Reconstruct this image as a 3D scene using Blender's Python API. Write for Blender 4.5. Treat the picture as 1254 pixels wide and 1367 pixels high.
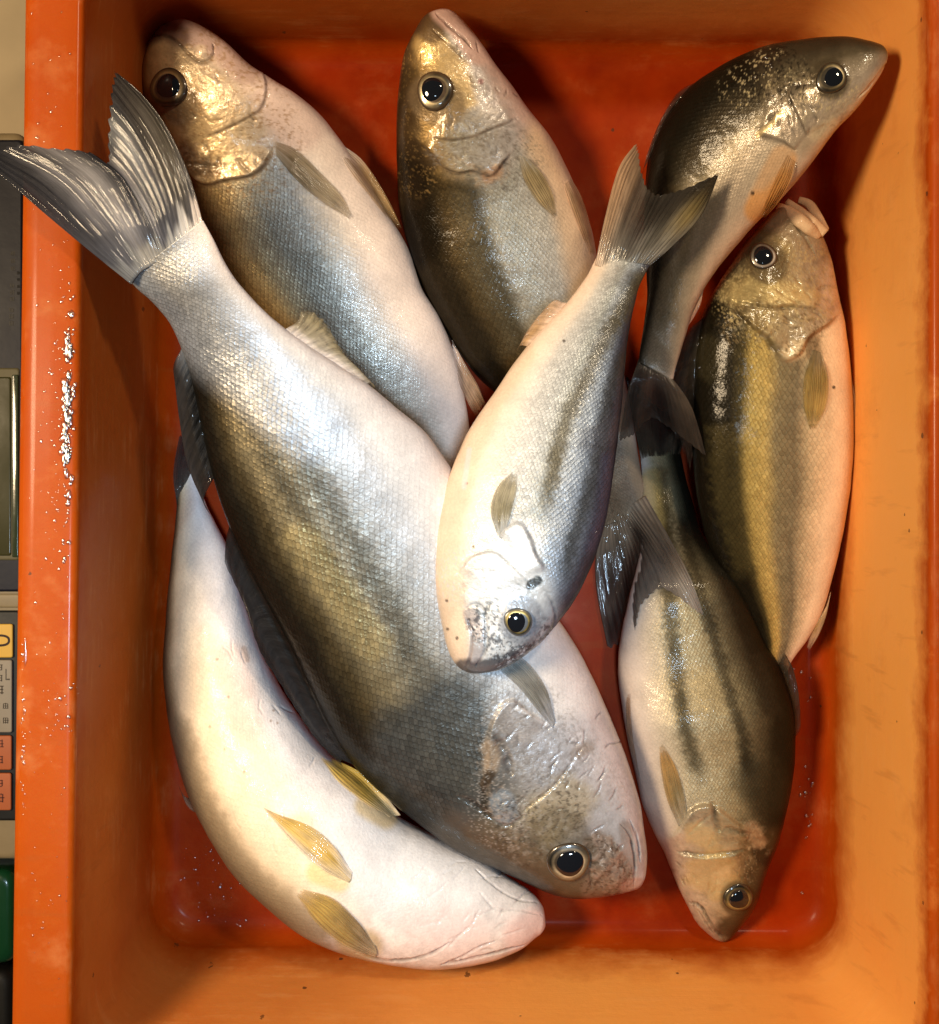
import bpy, math, random
import numpy as np

# ------------------------------------------------------------------ clear
for o in list(bpy.data.objects):
    bpy.data.objects.remove(o, do_unlink=True)
SC = bpy.context.scene
COL = SC.collection

# ------------------------------------------------------------------ camera
H = 0.70                       # camera height above the tray floor (m)
K = 0.00036 / H                # metres per photo pixel per metre of distance
CX, CY = 627.0, 683.5
cam_d = bpy.data.cameras.new("camera")
cam = bpy.data.objects.new("camera", cam_d)
COL.objects.link(cam)
cam.location = (0, 0, H)
cam.rotation_euler = (0, 0, 0)
cam_d.sensor_fit = 'VERTICAL'
cam_d.angle = 2 * math.atan(CY * K)
cam_d.clip_start = 0.01
cam_d.clip_end = 50
SC.camera = cam

# ------------------------------------------------------------------ world, lamps, exposure
w = bpy.data.worlds.new("World")
SC.world = w
w.use_nodes = True
bg = w.node_tree.nodes["Background"]
bg.inputs[0].default_value = (0.88, 0.93, 1.0, 1)
bg.inputs[1].default_value = 0.05

def area(name, loc, target, size, energy, color):
    d = bpy.data.lights.new(name, 'AREA')
    d.shape = 'DISK'
    d.size = size
    d.energy = energy
    d.color = color
    o = bpy.data.objects.new(name, d)
    COL.objects.link(o)
    o.location = loc
    dx, dy, dz = (target[i] - loc[i] for i in range(3))
    o.rotation_euler = (math.atan2(math.hypot(dx, dy), -dz), 0, math.atan2(dy, dx) - math.pi / 2)
    return o

def spot(name, loc, target, radius, energy, color, cone, blend):
    d = bpy.data.lights.new(name, 'SPOT')
    d.energy = energy
    d.color = color
    d.shadow_soft_size = radius
    d.spot_size = math.radians(cone)
    d.spot_blend = blend
    o = bpy.data.objects.new(name, d)
    COL.objects.link(o)
    o.location = loc
    dx, dy, dz = (target[i] - loc[i] for i in range(3))
    o.rotation_euler = (math.atan2(math.hypot(dx, dy), -dz), 0, math.atan2(dy, dx) - math.pi / 2)
    return o

area("warm_stall_lamp", (-0.58, 0.12, 1.00), (0.05, 0.0, 0.03), 0.24, 16.0, (1.0, 0.76, 0.48))
area("warm_far_lamp", (0.34, 0.52, 1.05), (-0.05, 0.0, 0.03), 0.09, 4.0, (1.0, 0.82, 0.58))
spot("cool_lamp", (0.03, -0.12, 1.25), (-0.060, -0.055, 0.05), 0.06, 50.0, (0.60, 0.80, 1.0), 22, 1.0)

SC.view_settings.view_transform = 'Standard'
SC.view_settings.look = 'None'
SC.view_settings.exposure = -0.18
SC.view_settings.gamma = 1.0
SC.view_settings.use_curve_mapping = False
SC.cycles.max_bounces = 8
SC.cycles.use_denoising = True
SC.cycles.caustics_reflective = False
SC.cycles.caustics_refractive = False

# ------------------------------------------------------------------ helpers
rng = np.random.default_rng(7)

def P(px, py, z):
    """the point at height z under a photo pixel"""
    return ((px - CX) * K * (H - z), -(py - CY) * K * (H - z), z)

def tag(o, label=None, cat=None, group=None, kind=None):
    if label: o['label'] = label
    if cat: o['category'] = cat
    if group: o['group'] = group
    if kind: o['kind'] = kind
    return o

def empty(name, loc):
    o = bpy.data.objects.new(name, None)
    o.empty_display_size = 0.02
    COL.objects.link(o)
    o.location = loc
    return o

def root_loc(p):
    l = np.zeros(3)
    while p is not None:
        l = l + np.array(p.location)
        p = p.parent
    return l

def obj(name, verts, faces, mat, parent=None, smooth=True, attrs=None):
    """one mesh object; verts are world coordinates"""
    v = np.asarray(verts, dtype=np.float64).reshape(-1, 3) - root_loc(parent)
    me = bpy.data.meshes.new(name)
    if isinstance(faces, np.ndarray):
        nf, k = faces.shape
        me.vertices.add(len(v))
        me.vertices.foreach_set("co", v.astype(np.float32).ravel())
        me.loops.add(nf * k)
        me.loops.foreach_set("vertex_index", faces.astype(np.int32).ravel())
        me.polygons.add(nf)
        me.polygons.foreach_set("loop_start", np.arange(0, nf * k, k, dtype=np.int32))
        me.polygons.foreach_set("loop_total", np.full(nf, k, dtype=np.int32))
        me.update(calc_edges=True)
    else:
        me.from_pydata([tuple(p) for p in v], [], faces)
        me.update()
    me.polygons.foreach_set("use_smooth", np.full(len(me.polygons), smooth, dtype=bool))
    for an, (typ, arr) in (attrs or {}).items():
        a = me.attributes.new(an, typ, 'POINT')
        if typ == 'FLOAT_COLOR':
            c = np.ones((len(v), 4), dtype=np.float32)
            c[:, :3] = arr.reshape(-1, 3)
            a.data.foreach_set("color", c.ravel())
        elif typ == 'FLOAT':
            a.data.foreach_set("value", arr.astype(np.float32))
        else:
            a.data.foreach_set("vector", arr.astype(np.float32).ravel())
    me.materials.append(mat)
    o = bpy.data.objects.new(name, me)
    COL.objects.link(o)
    if parent is not None:
        o.parent = parent
    return o

def catmull(pts, u):
    """Catmull-Rom through rows of pts at real-valued row index u"""
    pts = np.asarray(pts, float)
    n = len(pts)
    ext = np.concatenate([(2 * pts[0] - pts[1])[None], pts, (2 * pts[-1] - pts[-2])[None]])
    i = np.clip(np.floor(u).astype(int), 0, n - 2)
    f = (u - i).reshape(-1, *([1] * (pts.ndim - 1)))
    p0, p1, p2, p3 = ext[i], ext[i + 1], ext[i + 2], ext[i + 3]
    return 0.5 * (2 * p1 + (p2 - p0) * f + (2 * p0 - 5 * p1 + 4 * p2 - p3) * f ** 2 + (3 * p1 - p0 - 3 * p2 + p3) * f ** 3)

def resample(pts, n):
    """n points evenly along a smooth curve through pts"""
    pts = np.asarray(pts, float)
    if len(pts) == 2:
        f = np.linspace(0, 1, n)[:, None]
        return pts[0] * (1 - f) + pts[1] * f
    uu = np.linspace(0, len(pts) - 1, 30 * len(pts))
    d = catmull(pts, uu)
    c = np.concatenate([[0], np.cumsum(np.linalg.norm(np.diff(d, axis=0), axis=1))])
    return catmull(pts, np.interp(np.linspace(0, c[-1], n), c, uu))

def sstep(x, a, b):
    t = np.clip((x - a) / (b - a), 0, 1)
    return t * t * (3 - 2 * t)

def gsmooth(a, s):
    r = max(1, int(3 * s))
    k = np.exp(-0.5 * (np.arange(-r, r + 1) / s) ** 2)
    k /= k.sum()
    return np.convolve(np.pad(a, r, mode='edge'), k, mode='valid')

def noise2(x, y, seed):
    """smooth value noise, -1..1"""
    g = np.random.default_rng(seed).uniform(-1, 1, (128, 128))
    xi = np.floor(x).astype(int); yi = np.floor(y).astype(int)
    fx = x - xi; fy = y - yi
    fx = fx * fx * (3 - 2 * fx); fy = fy * fy * (3 - 2 * fy)
    a = g[yi % 128, xi % 128]; b = g[yi % 128, (xi + 1) % 128]
    c = g[(yi + 1) % 128, xi % 128]; d = g[(yi + 1) % 128, (xi + 1) % 128]
    return (a * (1 - fx) + b * fx) * (1 - fy) + (c * (1 - fx) + d * fx) * fy

def fbm(x, y, seed, oct=4):
    s = 0; a = 1; t = 0
    for k in range(oct):
        s = s + a * noise2(x * 2 ** k, y * 2 ** k, seed + k); t += a; a *= 0.55
    return s / t

def grid_faces(nu, nv, wrap=False, off=0):
    i = np.arange(nu - 1)[:, None]
    j = np.arange(nv if wrap else nv - 1)[None, :]
    j2 = (j + 1) % nv
    f = np.stack([i * nv + j, i * nv + j2, (i + 1) * nv + j2, (i + 1) * nv + j], -1)
    return f.reshape(-1, 4) + off

# ------------------------------------------------------------------ materials
class NT:
    """short way to write node trees"""
    def __init__(self, name):
        self.m = bpy.data.materials.new(name)
        self.m.use_nodes = True
        self.t = self.m.node_tree
        self.b = self.t.nodes["Principled BSDF"]
        self.out = self.t.nodes["Material Output"]
    def n(self, typ, **kw):
        nd = self.t.nodes.new(typ)
        for k, v in kw.items():
            setattr(nd, k, v)
        return nd
    def put(self, v, sock):
        if hasattr(v, 'is_linked') or isinstance(v, bpy.types.NodeSocket):
            self.t.links.new(v, sock)
        else:
            sock.default_value = v
    def math(self, op, a, b=None, c=None, clamp=False):
        nd = self.n("ShaderNodeMath", operation=op, use_clamp=clamp)
        for k, v in enumerate((a, b, c)):
            if v is not None:
                self.put(v, nd.inputs[k])
        return nd.outputs[0]
    def mixc(self, f, a, b, mode='MIX'):
        nd = self.n("ShaderNodeMix", data_type='RGBA', blend_type=mode)
        self.put(f, nd.inputs[0]); self.put(a, nd.inputs[6]); self.put(b, nd.inputs[7])
        return nd.outputs[2]
    def mixf(self, f, a, b):
        nd = self.n("ShaderNodeMix", data_type='FLOAT')
        self.put(f, nd.inputs[0]); self.put(a, nd.inputs[2]); self.put(b, nd.inputs[3])
        return nd.outputs[0]
    def attr(self, name):
        return self.n("ShaderNodeAttribute", attribute_name=name)
    def noise(self, scale, detail=4, rough=0.55, vec=None, dim='3D'):
        nd = self.n("ShaderNodeTexNoise", noise_dimensions=dim)
        nd.inputs["Scale"].default_value = scale
        nd.inputs["Detail"].default_value = detail
        nd.inputs["Roughness"].default_value = rough
        if vec is not None:
            self.t.links.new(vec, nd.inputs["Vector"])
        return nd
    def ramp(self, f, stops, interp='LINEAR'):
        nd = self.n("ShaderNodeValToRGB")
        nd.color_ramp.interpolation = interp
        el = nd.color_ramp.elements
        while len(el) < len(stops):
            el.new(0.5)
        for e, (p, c) in zip(el, stops):
            e.position = p
            e.color = (c, c, c, 1) if isinstance(c, (int, float)) else (*c, 1)
        self.t.links.new(f, nd.inputs[0])
        return nd.outputs[0]
    def bump(self, h, dist, strength=1.0, normal=None):
        nd = self.n("ShaderNodeBump")
        nd.inputs["Distance"].default_value = dist
        self.put(strength, nd.inputs["Strength"])
        self.t.links.new(h, nd.inputs["Height"])
        if normal is not None:
            self.t.links.new(normal, nd.inputs["Normal"])
        return nd.outputs[0]
    def set(self, **kw):
        for k, v in kw.items():
            self.put(v, self.b.inputs[k.replace('_', ' ')])
        return self.m

def flat(name, col, rough=0.5, coat=0.0, metal=0.0, noise_amt=0.15, nscale=60):
    t = NT(name)
    tc = t.n("ShaderNodeTexCoord").outputs["Object"]
    nz = t.noise(nscale, 5, 0.6, tc).outputs[0]
    v = t.math('MULTIPLY_ADD', nz, 2 * noise_amt, 1 - noise_amt)
    c = t.mixc(1.0, (*col, 1), v, 'MULTIPLY')
    r = t.math('MULTIPLY_ADD', nz, 0.2, rough - 0.1)
    t.set(Base_Color=c, Roughness=r, Coat_Weight=coat, Metallic=metal, Coat_Roughness=0.12, Specular_IOR_Level=0.2)
    t.set(Normal=t.bump(nz, 0.0004, 0.5))
    return t.m

def skin_material():
    t = NT("fish_skin")
    lat = t.attr("lat").outputs["Vector"]
    skin = t.attr("skin").outputs["Color"]
    fx = t.n("ShaderNodeSeparateColor")
    t.t.links.new(t.attr("fx").outputs["Color"], fx.inputs[0])
    metal, amp, shine = fx.outputs[0], fx.outputs[1], fx.outputs[2]
    # irregular lattice of overlapping scales
    nz = t.noise(0.40, 3, 0.55, lat)
    sub = t.n("ShaderNodeVectorMath", operation='SUBTRACT')
    t.t.links.new(nz.outputs["Color"], sub.inputs[0]); sub.inputs[1].default_value = (0.5, 0.5, 0.5)
    mad = t.n("ShaderNodeVectorMath", operation='MULTIPLY_ADD')
    t.t.links.new(sub.outputs[0], mad.inputs[0]); mad.inputs[1].default_value = (0.60, 0.60, 0); t.t.links.new(lat, mad.inputs[2])
    sp = t.n("ShaderNodeSeparateXYZ"); t.t.links.new(mad.outputs[0], sp.inputs[0])
    x, y = sp.outputs[0], sp.outputs[1]
    # rows half a scale apart, each row lapping over the one behind it
    kk = t.math('CEIL', t.math('MULTIPLY_ADD', x, 2.0, -1.0))
    du = t.math('SUBTRACT', x, t.math('MULTIPLY', kk, 0.5))
    par = t.math('FLOORED_MODULO', kk, 2.0)
    vA = t.math('MULTIPLY_ADD', par, 0.5, y)
    vB = t.math('ADD', vA, 0.5)
    ay = t.math('SUBTRACT', t.math('FRACT', vA), 0.5); by = t.math('SUBTRACT', t.math('FRACT', vB), 0.5)
    bx = t.math('SUBTRACT', du, 0.5)
    def dist(u, v):
        return t.math('SQRT', t.math('ADD', t.math('MULTIPLY', u, u), t.math('MULTIPLY', v, v)))
    dA, dB = dist(du, ay), dist(bx, by)
    sel = t.math('LESS_THAN', dA, 0.5)
    d = t.mixf(sel, t.math('SUBTRACT', dB, 0.14), dA)
    cx = t.mixf(sel, bx, du); cy = t.mixf(sel, by, ay)
    ix = t.mixf(sel, t.math('ADD', kk, 1.0), kk)
    iy = t.math('ADD', t.math('FLOOR', t.mixf(sel, vB, vA)), 0.3)
    cmb = t.n("ShaderNodeCombineXYZ"); t.put(ix, cmb.inputs[0]); t.put(iy, cmb.inputs[1])
    wn = t.n("ShaderNodeTexWhiteNoise", noise_dimensions='3D'); t.t.links.new(cmb.outputs[0], wn.inputs["Vector"])
    rs = t.n("ShaderNodeSeparateColor"); t.t.links.new(wn.outputs["Color"], rs.inputs[0])
    r1, r2, r3 = rs.outputs[0], rs.outputs[1], rs.outputs[2]
    tiltx = t.math('MULTIPLY', t.math('MULTIPLY_ADD', r1, 0.5, 0.75), cx)
    tilty = t.math('MULTIPLY', t.math('MULTIPLY_ADD', r2, 0.5, -0.25), cy)
    h = t.math('ADD', t.math('ADD', tiltx, tilty), t.math('MULTIPLY', t.math('MULTIPLY', cy, cy), -1.2))
    hh = t.math('MULTIPLY', h, amp)
    edge = t.math('MULTIPLY', t.ramp(d, [(0.36, 0.0), (0.49, 1.0)]), amp, clamp=True)
    # pigment: small scale-to-scale variation, darker scale margins, blotches
    tc = t.n("ShaderNodeTexCoord").outputs["Object"]
    blot = t.noise(70, 5, 0.6, tc).outputs[0]
    fine = t.noise(900, 3, 0.6, tc).outputs[0]
    var = t.math('MULTIPLY_ADD', t.math('SUBTRACT', r3, 0.5), t.math('MULTIPLY', amp, 0.34), 1.0)
    var = t.math('MULTIPLY', var, t.math('MULTIPLY_ADD', edge, -0.46, 1.0))
    var = t.math('MULTIPLY', var, t.math('MULTIPLY_ADD', blot, 0.5, 0.75))
    var = t.math('MULTIPLY', var, t.math('MULTIPLY_ADD', fine, 0.36, 0.82))
    colr = t.mixc(1.0, skin, var, 'MULTIPLY')
    rough = t.math('MULTIPLY_ADD', t.math('MULTIPLY', r1, amp), -0.12, 0.47)
    rough = t.math('SUBTRACT', rough, t.math('MULTIPLY', shine, 0.16))
    met = t.math('MULTIPLY', metal, t.math('MULTIPLY_ADD', t.math('MULTIPLY', r2, amp), 0.5, 0.55), clamp=True)
    b1 = t.bump(hh, 0.0009, 0.38)
    b2 = t.bump(fine, 0.00035, 0.55, b1)
    b3 = t.bump(blot, 0.0012, 0.35, b2)
    wet = t.noise(110, 5, 0.6, tc).outputs[0]
    cb = t.bump(wet, 0.0014, 0.42, t.bump(hh, 0.0007, 0.10))
    t.set(Base_Color=colr, Metallic=met, Roughness=rough, Coat_Weight=t.math('MULTIPLY_ADD', t.math('MULTIPLY', shine, shine), 0.50, 0.06),
          Coat_Roughness=0.07, Specular_IOR_Level=0.05, Normal=b3, Coat_Normal=cb)
    return t.m

def fin_material():
    t = NT("fish_fin")
    skin = t.attr("skin").outputs["Color"]
    lat = t.attr("lat").outputs["Vector"]          # x along the ray, y across the rays
    sp = t.n("ShaderNodeSeparateXYZ"); t.t.links.new(lat, sp.inputs[0])
    s = t.math('SINE', t.math('MULTIPLY', sp.outputs[1], 2 * math.pi))
    mp = t.n("ShaderNodeMapping"); t.t.links.new(lat, mp.inputs[0]); mp.inputs["Scale"].default_value = (0.55, 2.2, 1)
    st = t.noise(1.0, 5, 0.65, mp.outputs[0]).outputs[0]
    mp2 = t.n("ShaderNodeMapping"); t.t.links.new(lat, mp2.inputs[0]); mp2.inputs["Scale"].default_value = (1.6, 0.35, 1)
    nz = t.noise(1.0, 5, 0.6, mp2.outputs[0]).outputs[0]
    var = t.math('MULTIPLY_ADD', s, 0.07, 0.98)
    var = t.math('MULTIPLY', var, t.math('MULTIPLY_ADD', nz, 1.1, 0.45))
    var = t.math('MULTIPLY', var, t.math('MULTIPLY_ADD', st, 1.5, 0.25))
    c = t.mixc(1.0, skin, var, 'MULTIPLY')
    hgt = t.math('ADD', t.math('MULTIPLY', s, 0.22), t.math('ADD', t.math('MULTIPLY', nz, 0.8), t.math('MULTIPLY', st, 1.5)))
    b = t.bump(hgt, 0.0008, 0.65)
    sm = t.noise(1.0, 2, 0.5, mp.outputs[0]).outputs[0]
    cbn = t.bump(t.math('ADD', sm, t.math('MULTIPLY', nz, 0.5)), 0.0012, 0.20)
    thin = t.attr("thin").outputs["Fac"]
    al = t.math('SUBTRACT', 0.98, t.math('MULTIPLY', thin, t.math('MULTIPLY_ADD', st, -0.9, 1.25)), clamp=True)
    t.set(Base_Color=c, Roughness=0.45, Specular_IOR_Level=0.08, Coat_Weight=0.30, Coat_Roughness=0.06, Normal=b, Coat_Normal=cbn, Alpha=al)
    tr = t.n("ShaderNodeBsdfTranslucent"); t.t.links.new(c, tr.inputs[0])
    mx = t.n("ShaderNodeMixShader"); mx.inputs[0].default_value = 0.08
    t.t.links.new(t.b.outputs[0], mx.inputs[1]); t.t.links.new(tr.outputs[0], mx.inputs[2])
    t.t.links.new(mx.outputs[0], t.out.inputs[0])
    return t.m

def iris_material():
    t = NT("fish_iris")
    skin = t.attr("skin").outputs["Color"]
    tc = t.n("ShaderNodeTexCoord").outputs["Object"]
    nz = t.noise(700, 4, 0.6, tc).outputs[0]
    c = t.mixc(1.0, skin, t.math('MULTIPLY_ADD', nz, 0.9, 0.55), 'MULTIPLY')
    t.set(Base_Color=c, Metallic=0.35, Roughness=0.3, Coat_Weight=1.0, Coat_Roughness=0.02)
    return t.m

def pupil_material():
    t = NT("fish_pupil")
    t.set(Base_Color=(0.006, 0.007, 0.010, 1), Roughness=0.05, Coat_Weight=0.6, Coat_Roughness=0.01, Specular_IOR_Level=0.6)
    return t.m

def plastic_material():
    """worn, wet orange polyethylene"""
    t = NT("orange_plastic")
    tc = t.n("ShaderNodeTexCoord").outputs["Object"]
    n1 = t.noise(9, 5, 0.6, tc).outputs[0]
    n2 = t.noise(45, 6, 0.65, tc).outputs[0]
    mp = t.n("ShaderNodeMapping"); t.t.links.new(tc, mp.inputs[0]); mp.inputs["Scale"].default_value = (30, 30, 260)
    scr = t.noise(1.0, 4, 0.7, mp.outputs[0]).outputs[0]
    base = t.mixc(t.ramp(n1, [(0.35, 0.0), (0.68, 1.0)]), (0.38, 0.054, 0.002, 1), (0.44, 0.078, 0.004, 1))
    # walls paled by slime film plus painted-in brightness of lit walls; rim left out
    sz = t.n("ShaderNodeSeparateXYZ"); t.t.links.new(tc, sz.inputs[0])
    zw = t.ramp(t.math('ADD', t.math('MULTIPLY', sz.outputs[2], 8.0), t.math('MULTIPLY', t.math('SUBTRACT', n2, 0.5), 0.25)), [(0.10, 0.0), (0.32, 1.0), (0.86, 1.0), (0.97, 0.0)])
    # stronger towards the right and near walls, painting in their brighter glow
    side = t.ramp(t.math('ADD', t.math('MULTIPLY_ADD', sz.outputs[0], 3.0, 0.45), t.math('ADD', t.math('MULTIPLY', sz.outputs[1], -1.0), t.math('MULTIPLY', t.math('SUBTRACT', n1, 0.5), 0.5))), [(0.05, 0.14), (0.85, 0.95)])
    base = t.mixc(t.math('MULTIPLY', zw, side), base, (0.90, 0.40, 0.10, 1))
    scuff = t.ramp(t.math('MULTIPLY', n2, scr), [(0.27, 0.0), (0.42, 1.0)])
    base = t.mixc(t.math('MULTIPLY', scuff, 0.18), base, (0.85, 0.45, 0.18, 1))
    # thin film of bloody water standing on the floor, running out raggedly at the foot of the walls
    zb = t.ramp(t.math('ADD', t.math('MULTIPLY', sz.outputs[2], 40.0), t.math('MULTIPLY', t.math('SUBTRACT', n2, 0.5), 0.45)), [(0.02, 1.0), (0.62, 0.0)])
    blood = t.mixc(t.ramp(n1, [(0.36, 0.0), (0.66, 1.0)]), (0.16, 0.006, 0.001, 1), (0.36, 0.026, 0.002, 1))
    base = t.mixc(t.math('MULTIPLY', zb, 0.95), base, blood)
    # grime specks
    vo = t.n("ShaderNodeTexVoronoi"); t.t.links.new(tc, vo.inputs["Vector"]); vo.inputs["Scale"].default_value = 70
    wob = t.noise(500, 3, 0.6, tc).outputs[0]
    dd = t.math('ADD', vo.outputs["Distance"], t.math('MULTIPLY', t.math('SUBTRACT', wob, 0.5), 0.16))
    rsp = t.n("ShaderNodeSeparateColor"); t.t.links.new(vo.outputs["Color"], rsp.inputs[0])
    rad = t.math('MULTIPLY', t.math('SUBTRACT', rsp.outputs[0], 0.55), 0.17)
    speck = t.math('LESS_THAN', dd, rad)
    base = t.mixc(t.math('MULTIPLY', speck, 0.8), base, (0.07, 0.03, 0.015, 1))
    vo2 = t.n("ShaderNodeTexVoronoi"); mpv = t.n("ShaderNodeMapping"); t.t.links.new(tc, mpv.inputs[0]); mpv.inputs["Rotation"].default_value = (.4, .7, .5); mpv.inputs["Scale"].default_value = (1, 1, .45)
    t.t.links.new(mpv.outputs[0], vo2.inputs["Vector"]); vo2.inputs["Scale"].default_value = 48
    r2 = t.n("ShaderNodeSeparateColor"); t.t.links.new(vo2.outputs["Color"], r2.inputs[0])
    d2 = t.math('ADD', vo2.outputs["Distance"], t.math('MULTIPLY', t.math('SUBTRACT', wob, 0.5), 0.20))
    sp2 = t.math('LESS_THAN', d2, t.math('MULTIPLY', t.math('SUBTRACT', r2.outputs[1], 0.45), 0.11))
    base = t.mixc(t.math('MULTIPLY', sp2, 0.75), base, (0.10, 0.04, 0.015, 1))
    mps = t.n("ShaderNodeMapping"); t.t.links.new(tc, mps.inputs[0]); mps.inputs["Scale"].default_value = (22, 160, 22); mps.inputs["Rotation"].default_value = (0.2, 0.5, 0.7)
    lines = t.ramp(t.noise(1.0, 3, 0.6, mps.outputs[0]).outputs[0], [(0.60, 0.0), (0.70, 1.0)])
    base = t.mixc(t.math('MULTIPLY', lines, t.math('MULTIPLY', n1, 0.30)), base, (0.30, 0.09, 0.02, 1))
    stain = t.ramp(t.noise(22, 6, 0.7, tc).outputs[0], [(0.56, 0.0), (0.78, 1.0)])
    base = t.mixc(t.math('MULTIPLY', stain, 0.30), base, (0.35, 0.085, 0.015, 1))
    rough = t.math('MULTIPLY_ADD', n2, 0.30, 0.30)
    spec = t.math('MULTIPLY_ADD', zb, -0.07, 0.09)
    ct = t.math('MULTIPLY_ADD', zb, -0.10, 0.10)
    nrm = t.bump(n2, 0.0010, 0.35, t.bump(scr, 0.0003, 0.4))
    t.set(Base_Color=base, Roughness=rough, Coat_Weight=ct, Coat_Roughness=0.15, Specular_IOR_Level=spec, Normal=nrm,
          Subsurface_Weight=0.15, Subsurface_Radius=(0.012, 0.004, 0.001), Subsurface_Scale=1.0)
    return t.m

def water_material():
    t = NT("water")
    gl = t.n("ShaderNodeBsdfGlossy"); gl.inputs["Roughness"].default_value = 0.20
    tr = t.n("ShaderNodeBsdfTransparent")
    fr = t.n("ShaderNodeFresnel"); fr.inputs[0].default_value = 1.33
    mx = t.n("ShaderNodeMixShader")
    t.t.links.new(t.math('MULTIPLY_ADD', fr.outputs[0], 0.25, 0.16), mx.inputs[0]); t.t.links.new(tr.outputs[0], mx.inputs[1]); t.t.links.new(gl.outputs[0], mx.inputs[2])
    t.t.links.new(mx.outputs[0], t.out.inputs[0])
    return t.m

M_SKIN, M_FIN, M_IRIS, M_PUPIL = skin_material(), fin_material(), iris_material(), pupil_material()
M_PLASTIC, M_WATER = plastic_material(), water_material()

# ------------------------------------------------------------------ the tray
FX0, FX1, FY0, FY1 = -0.1490, 0.1735, -0.2070, 0.2235       # floor
RX0, RX1, RY0, RY1 = -0.1560, 0.1835, -0.2360, 0.2310       # inner edge of the rim
RIM = 0.120

def rrect(x0, x1, y0, y1, r, z, n=14, seg=26):
    pts = []
    for cx, cy, a0 in ((x1 - r, y1 - r, 0), (x0 + r, y1 - r, 90), (x0 + r, y0 + r, 180), (x1 - r, y0 + r, 270)):
        for k in range(n + 1):
            a = math.radians(a0 + 90 * k / n)
            pts.append((cx + r * math.cos(a), cy + r * math.sin(a)))
    full = []
    m = n + 1
    for c in range(4):
        full += pts[c * m:(c + 1) * m]
        a, b = pts[c * m + n], pts[((c + 1) % 4) * m]
        full += [(a[0] + (b[0] - a[0]) * k / seg, a[1] + (b[1] - a[1]) * k / seg) for k in range(1, seg)]
    return [(x, y, z) for x, y in full]

def tray_warp(p):
    x, y, z = p
    x = x + (x - 0.012) * (-y) * 0.036
    a = math.radians(-0.35)
    return (x * math.cos(a) - y * math.sin(a), x * math.sin(a) + y * math.cos(a), z)

def build_tray():
    root = empty("plastic_tray", (0.012, 0.008, -0.004))
    tag(root, "deep orange plastic tray holding eight wet fish", "tray")
    loops = []
    rf = 0.012
    # floor outwards, up the inner wall, over the rim, down the outer lip, outer wall and underside
    def inner(f, z, r):   # f = 0 at the foot, 1 at the rim
        e = f
        loops.append(rrect(FX0 + (RX0 - FX0) * e, FX1 + (RX1 - FX1) * e, FY0 + (RY0 - FY0) * e, FY1 + (RY1 - FY1) * e, r, z))
    for g in (0.060, 0.030, rf + 0.003):
        loops.append(rrect(FX0 + g, FX1 - g, FY0 + g, FY1 - g, 0.010, 0.0))
    for k in range(0, 9):
        a = math.radians(90 * k / 8)
        g = rf * (1 - math.sin(a))
        z = rf * (1 - math.cos(a))
        loops.append(rrect(FX0 + g, FX1 - g, FY0 + g, FY1 - g, 0.022 - 0.010 * (g / rf), z))
    for k in range(1, 15):
        f = k / 15
        inner(f, rf + (RIM - 0.003 - rf) * f, 0.024 + 0.006 * f)
    ri = 0.0035
    def out(g, z, r):
        loops.append(rrect(RX0 - g, RX1 + g, RY0 - g, RY1 + g, r, z))
    for k in range(0, 7):
        a = math.radians(90 * k / 6)
        out(ri * (1 - math.cos(a)), RIM - ri + ri * math.sin(a), 0.030 + ri * (1 - math.cos(a)))
    for g in (0.007, 0.012, 0.017, 0.0215):
        out(g, RIM + 0.0004, 0.030 + g)
    for k in range(1, 6):
        a = math.radians(90 * k / 5)
        out(0.0215 + 0.0025 * math.sin(a), RIM - 0.0025 * (1 - math.cos(a)), 0.05)
    out(0.0243, RIM - 0.016, 0.05)
    out(0.0220, RIM - 0.017, 0.049)
    out(0.0215, RIM - 0.006, 0.048)
    out(0.0040, RIM - 0.005, 0.034)
    def outer(z, g):
        f = z / RIM
        loops.append(rrect(FX0 + (RX0 - FX0) * f - g, FX1 + (RX1 - FX1) * f + g, FY0 + (RY0 - FY0) * f - g, FY1 + (RY1 - FY1) * f + g, 0.028, z))
    for z in (0.09, 0.05, 0.006):
        outer(z, 0.0035)
    outer(-0.0035, 0.0015)
    outer(-0.0035, -0.02)
    n = len(loops[0])
    verts = [tray_warp(p) for l in loops for p in l]
    f = grid_faces(len(loops), n, True).tolist()
    f.append(list(range(n))[::-1])
    f.append(list(range((len(loops) - 1) * n, len(loops) * n)))
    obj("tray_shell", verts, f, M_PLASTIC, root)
    return root
TRAY = build_tray()

# ------------------------------------------------------------------ heights of the pile, on a coarse photo-pixel grid
G = 4
OFF = 60
FIELD = np.zeros(((1367 + 2 * OFF) // G + 1, (1254 + 2 * OFF) // G + 1))
FIELD[:, :(108 + OFF) // G] = RIM + 0.001

def fidx(px, py):
    return (np.clip(((py + OFF) / G).astype(int), 0, FIELD.shape[0] - 1), np.clip(((px + OFF) / G).astype(int), 0, FIELD.shape[1] - 1))

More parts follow.
